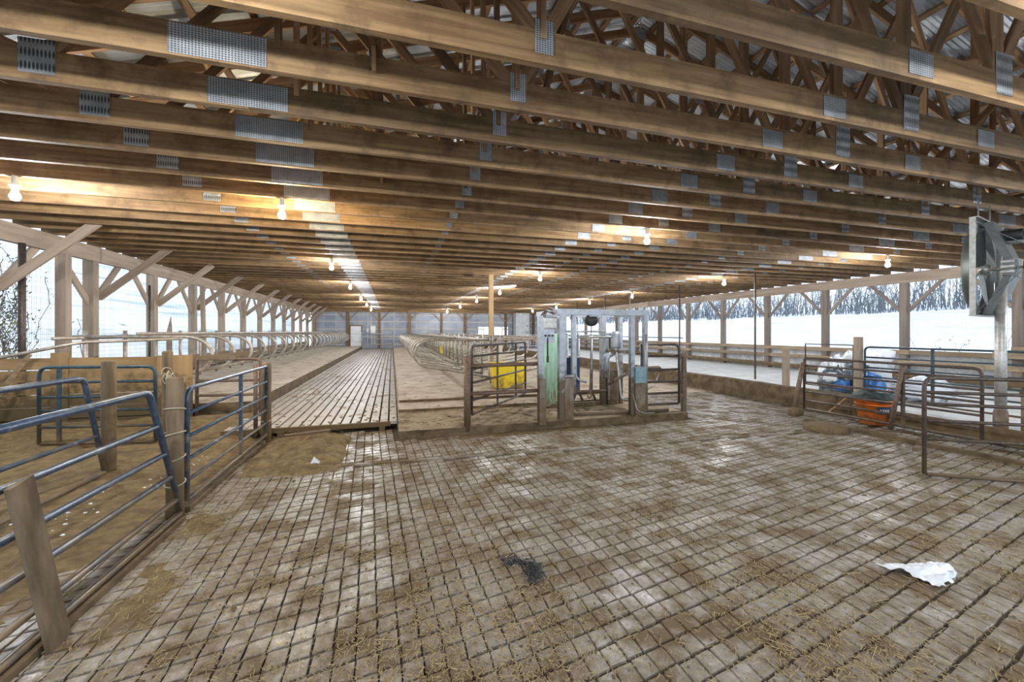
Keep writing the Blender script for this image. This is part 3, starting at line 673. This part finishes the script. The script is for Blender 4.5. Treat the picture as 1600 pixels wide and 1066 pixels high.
o = MB().add([(-.93, 5.28, .02), (-.80, 5.25, .02), (-.83, 5.40, .03), (-.88, 5.31, .12)], [(0, 1, 3), (1, 2, 3), (2, 0, 3), (0, 2, 1)]).build('plastic_scrap', 'film'); tag(o, 'small pale plastic scrap at the edge of the manure heap', 'scrap')

# ------------------------------------------------------------------ chute surroundings
e = thing('pipe_fence', 'brown pipe rails between a steel post and the chute corner', 'fence', (1.13, 6.3, .1))
pipe('post', [(1.13, 6.32, .05), (1.13, 6.32, 1.22)], .055, 'rust', e, 12)
for z in (1.06, .62): pipe('rail', [(1.13, 6.34, z), (2.29, 6.34, z+.01)], .032, 'rust', e)
gate('tube_gate', 'brown tube gate swung inward behind the steel post', (1.22, 6.42), (2.75, 8.35), .28, 1.37, (.5, .78, 1.0, 1.2), 'darkpipe', .022, (1.0, 1.9), (.1, .1), ur=.03)
gate('tube_gate', 'brown tube gate between the chute and its outer post', (5.12, 6.42), (4.32, 6.42), .27, 1.36, (.47, .68, .90, 1.15), 'darkpipe', .025, (), (.13, 0))
e = roundpost('gate_post', 'rusty pipe post at the outer corner of the central bed', 5.22, 6.42, 1.22, .05, 'rust')
for z in (.42, 1.16): MB().box((5.16, 6.40, z), (.1, .04, .06)).build('hinge', 'rust', e)
# cattle chute
ch = thing('cattle_chute', 'grey steel cattle chute with mint green side panel and rusty feet', 'chute', (3.4, 6.9, .12))
def bx(name, c, d, m, rot=None): return MB().box(c, d, rot).build(name, m, ch)
bx('corner_post', (2.34, 6.32, .98), (.08, .08, 1.76), 'chute'); bx('corner_post_foot', (2.36, 6.30, .45), (.11, .10, .75), 'chuterust')
rotp = Matrix.Rotation(math.radians(-68), 3, 'Z')
q = bx('side_panel', (2.72, 6.80, .93), (.03, .90, 1.26), 'mint', Matrix.Rotation(-.675, 3, 'Z'))
for z in (.34, 1.53): MB().box((2.72, 6.80, z), (.05, .90, .04), Matrix.Rotation(-.675, 3, 'Z')).build('stiffener', 'mint', q)
MB().box((2.46, 6.44, 1.0), (.05, .06, 1.45)).build('edge_flange', 'mint', q)
bx('front_column', (2.735, 6.38, 1.0), (.10, .10, 1.78), 'chute'); bx('front_column_web', (2.81, 6.40, 1.0), (.05, .04, 1.75), 'chute')
bx('front_foot', (2.86, 6.38, .46), (.16, .12, .72), 'chuterust'); bx('foot_cap', (2.86, 6.38, .85), (.18, .14, .03), 'chute')
bx('inner_column', (2.98, 6.42, 1.22), (.07, .07, 1.36), 'chute')
for xx, w in ((4.09, .08), (4.36, .07)): bx('front_column', (xx, 6.38, 1.03), (w, .08, 1.82), 'chute')
bx('front_foot', (4.22, 6.38, .46), (.20, .14, .72), 'chuterust'); bx('painted_box', (4.22, 6.37, .83), (.215, .16, .28), 'cyan')
bx('rear_column', (4.08, 7.40, 1.03), (.10, .10, 1.82), 'chute'); bx('rear_foot', (4.28, 7.42, .46), (.24, .18, .72), 'chuterust')
bx('rear_column', (4.48, 7.40, 1.03), (.07, .07, 1.82), 'chute'); bx('rear_column', (2.86, 7.42, 1.03), (.08, .08, 1.82), 'chute')
bx('top_beam', (3.53, 6.38, 1.93), (1.76, .09, .10), 'chute'); bx('top_beam', (3.62, 7.40, 1.93), (1.60, .08, .09), 'chute')
for xx in (2.70, 4.36): bx('top_side_beam', (xx, 6.9, 1.93), (.08, 1.0, .08), 'chute')
for z in (1.52, 1.60): MB().tube([(2.9, 7.36, z), (4.1, 7.36, z)], .02, 8).build('rear_rail', 'galv', ch, True)
for xx in (3.28, 3.52, 3.80): pipe('rear_bar', bend([(xx, 7.34, 1.56), (xx, 7.34, .42), (xx+.08, 7.34, .25)], .1), .025, 'chute', ch)
pipe('head_loop', bend([(3.62, 6.48, 1.50), (3.05, 6.48, 1.50), (3.05, 6.48, .78), (3.25, 6.48, .72)], .12), .022, 'galv', ch)
pipe('side_loop', bend([(3.75, 6.9, 1.5), (4.02, 6.85, 1.5), (4.02, 6.6, .35), (4.3, 6.5, .35)], .1), .022, 'galv', ch)
pipe('side_bar', [(3.96, 6.95, .3), (3.96, 6.95, 1.45)], .02, 'galv', ch)
pipe('lower_rail', [(2.9, 7.3, .42), (4.1, 7.3, .42)], .03, 'rust', ch); pipe('lower_rail', [(2.86, 6.5, .16), (4.9, 6.45, .15)], .03, 'rust', ch)
pipe('right_bar', [(4.36, 6.36, .6), (4.36, 6.36, 1.55)], .03, 'galv', ch)
apr = MB(); vv = []
for j in range(9):
    for i in range(6):
        z = 1.14-.8*j/8; wdt = .30*(1-.5*max(0, j-5)/3); vv.append((2.88+wdt*i/5, 6.55+.05*math.sin(i*1.3+j*.4), z))
apr.add(vv, [(j*6+i, j*6+i+1, (j+1)*6+i+1, (j+1)*6+i) for j in range(8) for i in range(5)]); apr.v += [(p[0], p[1]+.012, p[2]) for p in vv]; apr.f += [tuple(reversed([k+54 for k in q])) for q in list(apr.f)]
apr.build('belly_apron', 'navy', ch, True)
MB().lathe([(0, -.06), (.09, -.06), (.11, -.04), (.11, .04), (.09, .06), (0, .06)], 16, (3.36, 6.5, 1.80), 'Y').build('winch_drum', 'black', ch, True)
bx('winch_bracket', (3.36, 6.44, 1.88), (.14, .16, .05), 'chute')
pipe('hoist_cable', [(3.36, 6.5, 1.7), (3.33, 6.5, .62)], .008, 'rust', ch, 5)
pipe('hook', bend([(3.33, 6.5, .63), (3.33, 6.5, .52), (3.37, 6.5, .46), (3.31, 6.5, .42), (3.29, 6.5, .48)], .03), .014, 'rust', ch, 6)
bx('control_box', (2.48, 6.36, 1.52), (.20, .14, .22), 'chute'); bx('control_box', (2.60, 6.5, 1.74), (.28, .2, .16), 'galv')
for k in range(3): bx('control_knob', (2.42+k*.06, 6.28, 1.53), (.03, .02, .03), 'black')
for k in range(7):
    a = Vector((2.36+k*.03, 6.4+.04*k, 1.84)); pts = [a, a+Vector((.1, .05, .10+.02*k)), a+Vector((.28+.03*k, .1, .06)), a+Vector((.42, .2, .11-.02*k))]
    pipe('hose', bend(pts, .08), .007, ('black', 'rust', 'galv')[k % 3], ch, 6)
pipe('lever', [(2.46, 6.30, 1.5), (2.45, 6.27, 1.18)], .014, 'black', ch); bx('lever_grip', (2.45, 6.27, 1.14), (.03, .03, .10), 'black')
MB().lathe([(0, 0), (.09, 0), (.10, .04), (.10, .26), (.06, .32), (0, .32)], 14, (4.05, 6.85, 1.28)).build('gear_motor', 'chute', ch, True)
bx('motor_box', (4.0, 7.05, 1.42), (.22, .2, .30), 'chute'); bx('gear_plate', (4.1, 6.9, 1.22), (.34, .26, .05), 'chuterust')
MB().tube(bend([(4.0, 6.85, 1.2), (3.86, 6.85, 1.14), (3.84, 6.85, .72)], .08), .055, 10).build('hydraulic_cylinder', 'chute', ch, True)
pipe('arm', bend([(4.3, 6.55, .92), (4.75, 6.5, .93), (4.78, 6.5, .86)], .05), .035, 'rust', ch); pipe('arm_hose', bend([(4.75, 6.5, .86), (4.62, 6.45, .62), (4.42, 6.42, .54)], .15), .011, 'galv', ch, 6)
pipe('strut', [(3.86, 6.8, .62), (4.1, 6.6, .82)], .03, 'chuterust', ch)
pipe('floor_cable', bend([(4.08, 6.34, .5), (4.15, 6.3, .2), (4.3, 6.28, .15), (4.5, 6.3, .15)], .1), .010, 'galv', ch, 6)
bx('base_bar', (3.4, 7.42, .16), (1.3, .08, .07), 'chuterust')

# ------------------------------------------------------------------ right-hand gates and clutter
gate('pipe_gate', 'long dark pipe gate between the broken round block and the fan post', (7.62, 5.98), (7.72, 3.55), .12, 1.09, (.28, .45, .63, .8, .95), 'darkpipe', .021, (1.55,), (.06, .1), bottom=True, ur=.04)
e = thing('leaning_gate_post', 'rusty angle post leaning at the long dark gate end', 'post', (7.45, 6.0, 0))
pipe('shaft', [(7.38, 6.02, -.02), (7.62, 6.0, 1.0)], .04, 'rust', e); MB().blob((7.42, 6.0, .06), (.16, .12, .10), 3).build('muck_lump', 'clod', e, True)
o = pipe('gate_brace', [(7.60, 4.55, .04), (7.66, 4.42, 1.06)], .032, 'rust'); tag(o, 'slanted brace bar on the long dark gate above the orange tub', 'brace')
o = board('floor_sill', (7.05, 5.5, .02), (7.25, 2.2, .02), .10, .07, 'kerb'); tag(o, 'muck crusted timber on the floor in front of the long dark gate', 'sill')
o = board('trough_plank', (8.05, 5.4, .16), (8.05, 2.4, .16), .05, .22, 'oldwood'); tag(o, 'dark board behind the orange tub', 'board')
gate('pipe_gate', 'rusty pipe gate standing free with rounded corner near the plastic bag', (5.63, 3.05), (8.2, 1.42), .03, 1.09, (.42, .62, .80, .93), 'darkpipe', .021, (1.1,), (.11, .1), ur=.03)
o = MB().box((5.58, 3.08, .30), (.09, .05, .05)).build('gate_latch', 'rust'); o.parent = [q for q in bpy.data.objects if q.name.startswith('pipe_gate') and abs(q.location.x-5.63) < .01][0]; adopt(o, o.parent)
e = thing('fan_post', 'galvanised steel pole carrying the barn fan', 'post', (8.2, 3.68, 0))
pipe('shaft', [(8.24, 3.60, 0), (8.24, 3.60, 2.30)], .06, 'galv', e, 12); MB().lathe([(.075, 0), (.075, .45), (.06, .5)], 12, (8.24, 3.60, 0)).build('muddy_sleeve', 'chuterust', e, True)
gate('pipe_gate', 'blue grey pipe gate along the feed alley in front of dry weeds', (9.9, 6.4), (10.0, 2.5), .18, 1.26, (.42, .62, .82, 1.04), 'teal', .02, (1.15,), (.1, .1), ur=.04)
gate('pipe_gate', 'short square pipe gate beside the heap of plastic film', (9.85, 7.7), (9.85, 6.6), .3, 1.29, (.6, .9), 'darkpipe', .018, (), (0, 0))
o = board('square_fence_post', (9.85, 6.5, 0), (9.85, 6.5, 1.48), .12, .12, 'post', None, up=(1, 0, 0)); tag(o, 'square wooden post in front of the heap of plastic film', 'post')
o = board('square_fence_post', (9.7, 8.1, 0), (9.7, 8.1, 1.15), .12, .12, 'post', None, up=(1, 0, 0)); tag(o, 'short weathered post on the feed kerb side of the square gate', 'post')
for y in (10.7, 14.4, 18.1, 20.6, 24.2, 28):
    o = pipe('steel_pole', [(11.5, y, 0), (11.5, y, ZP1)], .03, 'darkpipe'); tag(o, 'thin dark steel pole standing in the pale feed alley', 'pole', 'feed alley poles')
# heap of film: each bundle a thing
for i, (x, y, z, r_, m, lb) in enumerate(((11.15, 7.95, .42, (.38, .32, .46), 'film', 'large crumpled white plastic film bundle in the feed alley'),
        (10.35, 7.3, .34, (.36, .36, .38), 'darkfilm', 'dark streaked plastic film bundle behind the square post'),
        (10.5, 6.66, .30, (.22, .22, .34), 'bluefilm', 'bright blue plastic film bundle beside the square post'),
        (11.75, 7.55, .62, (.45, .48, .62), 'film', 'tall white plastic film bundle at the back of the heap'),
        (11.5, 6.3, .25, (.6, .5, .27), 'film', 'low flattened white plastic film bundle behind the blue grey gate'))):
    mb = MB(); mb.blob((x, y, z), r_, i+2, 26, 16, .55, 3.2); o = mb.build('film_bundle', m, None, True); tag(o, lb, 'plastic film')
for i, (x, y, zb) in enumerate(((10.05, 7.2, .5), (10.15, 7.05, .35), (10.9, 7.2, .72))):
    o = MB().blob((x, y, zb), (.2, .14, .12), i+30, 18, 10, .6, 3).build('film_scrap', ('film', 'bluefilm', 'darkfilm')[i], None, True)
    tag(o, ('white', 'blue', 'dark')[i]+' film scrap lying on the plastic heap', 'plastic film')
def pail(x, y, label, lab):
    t = thing('tub', label, 'tub', (x, y, 0))
    MB().lathe([(0, .0), (.185, .0), (.195, .012), (.25, .40), (.275, .40), (.278, .43), (.245, .43), (.235, .38), (.18, .03), (0, .03)], 28, (x, y, 0)).build('body', 'orange', t, True)
    MB().lathe([(.242, .33), (.256, .33), (.258, .35), (.244, .355)], 28, (x, y, 0)).build('rim_band', 'orange', t, True)
    n = 9; vv = [(x+(.231+.020*j)*math.cos(a), y+(.231+.020*j)*math.sin(a), .20+.12*j) for j in (0, 1) for a in [math.radians(225+55*i/(n-1)) for i in range(n)]]
    MB().add(vv, [(i, i+1, n+i+1, n+i) for i in range(n-1)]).build('label', 'label', t)
    for k in range(4):
        a = math.radians(235+9*k); MB().box((x+.245*math.cos(a), y+.245*math.sin(a), .262), (.006, .02, .04), Matrix.Rotation(a, 3, 'Z')).build('letter_mark', 'white', t)
    pipe('handle', [(x+.28*math.cos(a), y+.28*math.sin(a), .38-.16*math.sin(a-2.6)) for a in [2.6+PI*i/12 for i in range(13)]], .005, 'wire', t, 5)
    return t
pail(8.03, 5.06, 'large orange tub with navy label behind the long dark gate', True)
o = MB().blob((8.03, 5.06, .47), (.25, .27, .11), 9, 22, 10, .5, 2.6).build('feed_sack', 'sack', None, True); tag(o, 'dark crumpled sack stuffed into the large orange tub', 'sack')
o = pipe('wooden_stick', [(7.66, 5.56, .12), (7.86, 5.38, .40)], .016, 'pale'); tag(o, 'short pale stick leaning on the orange tub', 'stick')
o = board('concrete_block', (8.7, 6.5, .50), (8.7, 5.3, .50), .3, .26, 'kerb'); tag(o, 'mucky concrete block on the kerb end behind the long dark gate', 'block')
o.location.z = .13
e = thing('round_block', 'low broken round concrete block on the floor at the seam end', 'block', (6.72, 4.9, 0))
mb = MB(); mb.lathe([(0, -.02), (.30, -.02), (.31, .05), (.29, .085), (.26, .095), (0, .10)], 22, (6.72, 4.92, 0)); mb.v = [(p[0]+.03*noise.noise(Vector(p)*6), p[1]+.03*noise.noise(Vector(p)*7), p[2]) for p in mb.v]; mb.build('body', 'clod', e, True)
e = thing('pallet_table', 'brown timber stand at the fan post under white sheeting', 'stand', (8.8, 3.3, 0))
board('top', (8.55, 3.3, .72), (9.7, 3.3, .72), .5, .05, 'planks', e)
for xx in (8.65, 9.55):
    for y in (3.12, 3.5): board('leg', (xx, y, 0), (xx, y, .70), .11, .11, 'oldwood', e, up=(1, 0, 0))
board('low_board', (8.6, 3.1, .28), (9.6, 3.1, .28), .04, .15, 'pale', e)
o = MB().blob((9.1, 3.35, .80), (.5, .28, .07), 4, 20, 8, .5, 3).build('sheeting', 'film', None, True); tag(o, 'white sheeting crumpled on the brown timber stand', 'plastic sheet')
e = thing('plank_stack', 'short stack of boards on the wall rail beyond the fan', 'boards', (15.6, 6.3, 0))
for k, z in enumerate((.96, 1.12, 1.3)): board('board', (15.55-.03*k, 5.6, z), (15.55, 6.9-.35*k, z), .25, .15, 'oldwood', e)
# fan
FX, FY, FZ = 8.36, 3.82, 2.50
fn = thing('barn_fan', 'square grey barn fan with belt drive on the galvanised pole', 'fan', (FX, FY, 1.8))
h = .68; ro = .62; nseg = 48; v = []; f = []
for j in range(nseg):
    a = 2*PI*j/nseg; cx, cz = math.cos(a), math.sin(a); k = h/max(abs(cx), abs(cz))
    v += [(FX+cx*ro, FY, FZ+cz*ro), (FX+cx*k, FY, FZ+cz*k)]
for j in range(nseg): f.append((2*j, 2*j+1, 2*((j+1) % nseg)+1, 2*((j+1) % nseg)))
MB().add(v, f).build('orifice_panel', 'fan', fn)
for s in (-1, 1):
    MB().box((FX+s*h, FY-.02, FZ), (.012, .06, 2*h)).build('side_flange', 'galv', fn); MB().box((FX, FY-.03, FZ+s*h), (2*h, .09, .012)).build('end_flange', 'galv', fn)
MB().lathe([(.62, 0), (.60, .04), (.585, .075), (.575, .115), (.585, .115), (.60, .075), (.63, .0)], 40, (FX, FY, FZ), 'Y').build('venturi_ring', 'fan', fn, True)
for s in (-1, 1):
    for xx in (-.2,): 
        MB().add([(FX-.24, FY-.02, FZ+s*.66), (FX+.24, FY-.02, FZ+s*.66), (FX+.24, FY-.22, FZ+s*.12), (FX-.24, FY-.22, FZ+s*.12), (FX-.24, FY-.12, FZ+s*.66), (FX+.24, FY-.12, FZ+s*.66), (FX+.24, FY-.30, FZ+s*.12), (FX-.24, FY-.30, FZ+s*.12)],
                 [(0,1,2,3),(4,7,6,5),(0,4,5,1),(3,2,6,7),(0,3,7,4),(1,5,6,2)]).build('support_plate', 'fan', fn)
MB().box((FX, FY-.26, FZ), (.48, .10, .26)).build('bearing_plate', 'fan', fn)
for z in (-.07, .0, .07): MB().box((FX-.25, FY-.26, FZ+z), (.03, .12, .03)).build('bolt_strip', 'galv', fn)
MB().lathe([(0, -.4), (.02, -.4), (.02, .06), (0, .06)], 10, (FX, FY, FZ), 'Y').build('shaft', 'galv', fn, True)
MB().lathe([(0, -.06), (.07, -.06), (.08, 0), (.07, .05), (0, .07)], 14, (FX, FY, FZ), 'Y').build('hub', 'galv', fn, True)
for kx in range(4):
    a0 = kx*PI/2+.5; vv = []
    for j in range(5):
        r_ = .07+.48*j/4; wd = .08+.10*j/4; tw = .55-.25*j/4
        for s in (-1, 1):
            p = Vector((r_, 0, s*wd)); p = Vector((p.x, p.z*math.sin(tw), p.z*math.cos(tw)))
            ca, sa = math.cos(a0), math.sin(a0); vv.append((FX+p.x*ca-p.z*sa, FY+.03+p.y, FZ+p.x*sa+p.z*ca))
    nb_ = len(vv); ff = [(2*j, 2*j+1, 2*j+3, 2*j+2) for j in range(4)]; vv += [(p[0], p[1]+.006, p[2]) for p in vv]; ff += [tuple(reversed([k_+nb_ for k_ in q])) for q in list(ff)]
    MB().add(vv, ff).build('blade', 'fan', fn)
MB().lathe([(.115, -.02), (.13, -.02), (.13, .02), (.115, .02), (.115, -.02)], 24, (FX, FY-.40, FZ), 'Y').build('pulley_rim', 'black', fn, True)
for kx in range(3):
    a = kx*PI/3; MB().box((FX, FY-.40, FZ), (.24, .012, .02), Matrix.Rotation(a, 3, 'Y')).build('pulley_spoke', 'black', fn)
MB().lathe([(0, -.03), (.035, -.03), (.035, .03), (0, .03)], 14, (FX, FY-.40, FZ+.46), 'Y').build('motor_pulley', 'black', fn, True)
MB().tube([(FX+.035*math.cos(a), FY-.40, FZ+.46+.035*math.sin(a)) for a in [PI*i/8 for i in range(9)]]+[(FX+.13*math.cos(a), FY-.40, FZ+.13*math.sin(a)) for a in [PI+PI*i/12 for i in range(13)]], .008, 5, True).build('belt', 'black', fn)
MB().lathe([(0, -.22), (.075, -.22), (.08, -.2), (.08, .02), (.06, .04), (0, .04)], 16, (FX, FY-.15, FZ+.46), 'Y').build('motor', 'black', fn, True)
MB().box((FX, FY-.25, FZ+.36), (.2, .22, .02)).build('motor_mount', 'fan', fn)
for xx in (-.3, .3): pipe('hanger', [(FX+xx, FY, FZ+h), (FX+xx, FY, ZP1)], .008, 'wire', fn, 5)
pipe('stay_wire', [(FX-.2, FY-.4, FZ-.05), (FX-.5, FY-.02, FZ-.62)], .006, 'wire', fn, 5); pipe('stay_wire', [(FX-.2, FY-.4, FZ+.3), (FX-.5, FY-.02, FZ+.62)], .006, 'wire', fn, 5)

fn.rotation_euler[2] = .24
# ------------------------------------------------------------------ litter
mb = MB(); nx, ny = 30, 22; v = []
for j in range(ny+1):
    for i in range(nx+1):
        u, w = i/nx-.5, j/ny-.5; x = 3.38+u*.36+.20*w*u+.02*noise.noise(Vector((w*6, 3, 1))); y = 1.80-.05*u+w*(.20-.22*u)+.025*noise.noise(Vector((u*6, 1, 7)))
        v.append((x, y, .012+.05*max(0, .5-abs(w))*max(0, 1-abs(u)*1.6)*2+.04*abs(noise.noise(Vector((x*13, y*16, 0))))+.02*abs(noise.noise(Vector((x*31, y*35, 3))))))
mb.add(v, [(j*(nx+1)+i, j*(nx+1)+i+1, (j+1)*(nx+1)+i+1, (j+1)*(nx+1)+i) for j in range(ny) for i in range(nx)])
n0 = len(mb.v); mb.f += [tuple(reversed([k_+n0 for k_ in q])) for q in list(mb.f)]; mb.v += [(p[0], p[1], p[2]-.002) for p in mb.v[:n0]]
tag(mb.build('plastic_bag', 'film', None, True), 'crumpled white plastic bag on the grooved floor', 'plastic bag')
mb = MB()
for k in range(26):
    t = k/26; x = .78+.14*math.sin(t*2.6)+jit(.04); y = 2.75-.26*t+jit(.04); s = R.uniform(.012, .035); mb.blob((x, y, s*.2), (s*1.2, s*.9, s*.45), k, 9, 6, .7)
for k in range(70):
    t = R.random(); x = .78+.14*math.sin(t*2.6)+jit(.03); y = 2.75-.26*t+jit(.03); a = R.uniform(0, 6.3); l = R.uniform(.04, .1)
    mb.tube([(x, y, .01), (x+math.cos(a)*l*.5, y+math.sin(a)*l*.5, R.uniform(.02, .045)), (x+math.cos(a+.6)*l, y+math.sin(a+.6)*l, .006)], .0022, 3)
o = mb.build('dark_clump', 'black'); tag(o, 'dark hairy clump of muck in the middle of the floor', 'muck', kind='stuff')
def scatter(n, fn_):
    mb = MB()
    for _ in range(n): fn_(mb)
    return mb
def floorpt(near=True):
    while True:
        d = 1.7+R.random()**1.6*5.2; l = d*R.uniform(-1.3, 1.3); x = l*cs+d*sn; y = d*cs-l*sn
        if -1.65 < x < 7.6 and y < 6.2 and R.random() < .25+1.2*max(0, noise.noise(Vector((x*1.1, y*1.1, 5)))+.25): return x, y
def straw(mb, p=None):
    x, y = p or floorpt(); a = R.uniform(0, PI); l = R.uniform(.01, .035) if R.random() < .97 else R.uniform(.07, .15); w = R.uniform(.0008, .0018); z = .003+R.random()*.004; tz_ = R.uniform(0, .012)
    dx, dy = math.cos(a)*l/2, math.sin(a)*l/2; px, py = -math.sin(a)*w, math.cos(a)*w
    mb.add([(x-dx+px, y-dy+py, z), (x-dx-px, y-dy-py, z), (x-dx, y-dy, z+w*1.5), (x+dx+px, y+dy+py, z+tz_), (x+dx-px, y+dy-py, z+tz_), (x+dx, y+dy, z+tz_+w*1.5)], [(0,1,4,3),(1,2,5,4),(2,0,3,5)])
o = scatter(26000, straw).build('straw_litter', 'straw'); tag(o, 'loose straw bits scattered over the grooved floor', 'straw', kind='stuff')
mb = MB()
for k in range(900):
    x = R.uniform(-6.2, -1.75); y = R.uniform(1.2, 7.8); straw(mb, (x, y)); mb.v[-6:] = [(p[0], p[1], p[2]+.10) for p in mb.v[-6:]]
for k in range(500): 
    x = R.uniform(-1.7, -.6); y = R.uniform(4.6, 6.9); straw(mb, (x, y)); dzz = .10*R.random()+.02; mb.v[-6:] = [(p[0], p[1], p[2]+dzz) for p in mb.v[-6:]]
o = mb.build('pen_straw', 'straw'); tag(o, 'loose straw lying on the pen bedding and manure heap', 'straw', kind='stuff')
def clod(mb):
    x, y = floorpt(); s = R.uniform(.002, .006) if R.random() < .98 else R.uniform(.006, .014); mb.blob((x, y, s*.4), (s*R.uniform(1, 2), s*R.uniform(1, 2), s*.7), R.random()*50, 6, 3, .4)
o = scatter(2600, clod).build('manure_crumbs', 'clod'); tag(o, 'small manure crumbs scattered over the grooved floor', 'manure', kind='stuff')
mb = MB()
for k in range(420):
    x = R.uniform(.2, 5.1); y = R.uniform(6.3, 8.0) if R.random() < .8 else R.uniform(7, 12); s = R.uniform(.006, .022); mb.blob((x, y, .12+(.05 if y > 7.75 else 0)+(.05 if y > 8.5 else 0)+s*.2), (s*2.2, s*1.6, s*.35), k, 7, 4, .5)
o = mb.build('bed_muck', 'mudbed'); tag(o, 'muck lumps trampled on the end of the central bed', 'manure', kind='stuff')
mb = MB()
for k in range(220):
    x = R.uniform(-2.3, .05); y = 7.1+R.random()**2*14; s = R.uniform(.006, .02); mb.blob((x, y, ALZ+s*.2), (s*1.6, s*1.6, s*.5), k, 7, 4, .5)
o = mb.build('alley_muck', 'clod'); tag(o, 'muck lumps scattered on the slatted alley', 'manure', kind='stuff')
mb = MB()
for k in range(48):
    x, y = ((-2.45, 4.9), (-2.05, 5.7), (-2.6, 4.2))[k % 3]; x += R.gauss(0, .16); y += R.gauss(0, .16); sz = R.uniform(.003, .012)
    if x < -1.9: mb.blob((x, y, .075), (sz*1.5, sz, sz*.6), k, 6, 4, .5)
tag(mb.build('snow_flecks', 'film'), 'white snow flecks blown onto the pen bedding', 'snow', kind='stuff')
# vine on the mesh and dry weeds
def vine(label, x, y0, y1, z0, z1, n, seed, leafn):
    rr = random.Random(seed); t = thing('climbing_vine', label, 'vine', (x, (y0+y1)/2, z0)); st = MB(); lf = MB()
    for k in range(n):
        y = rr.uniform(y0, y1); z = z0; p = [Vector((x+rr.uniform(-.05, .05), y, z))]; top = z0+(z1-z0)*rr.uniform(.4, 1)
        while p[-1].z < top: p.append(p[-1]+Vector((rr.uniform(-.03, .03), rr.uniform(-.16, .16), rr.uniform(.08, .22))))
        if len(p) > 1: st.tube(p, .006, 4)
        for _ in range(leafn):
            q = p[rr.randrange(len(p))]+Vector((rr.uniform(-.05, .05), rr.uniform(-.12, .12), rr.uniform(-.1, .1))); s = rr.uniform(.012, .035); a = Vector((rr.uniform(-1, 1), rr.uniform(-1, 1), rr.uniform(-1, 1))).normalized(); u = a.orthogonal().normalized(); w = a.cross(u)
            lf.add([q-u*s, q+w*s*.5+a*s*.15, q+u*s*1.3, q-w*s*.5-a*s*.1], [(0, 1, 2, 3)])
    st.build('stem', 'vine', t); o = lf.build('foliage', 'leaf', t); o['kind'] = 'stuff'
vine('withered vine climbing the wire mesh beside the steel post', XL-.40, 8.3, 10.5, .9, 3.1, 60, 5, 60)
vine('sparse withered vine on the mesh next to the timber post', XL-.4, 11.7, 12.6, .9, 2.6, 3, 8, 10)
vine('dry weeds outside the low siding behind the blue grey gate', XR+.4, 5.2, 9.2, .1, 1.5, 16, 11, 16)
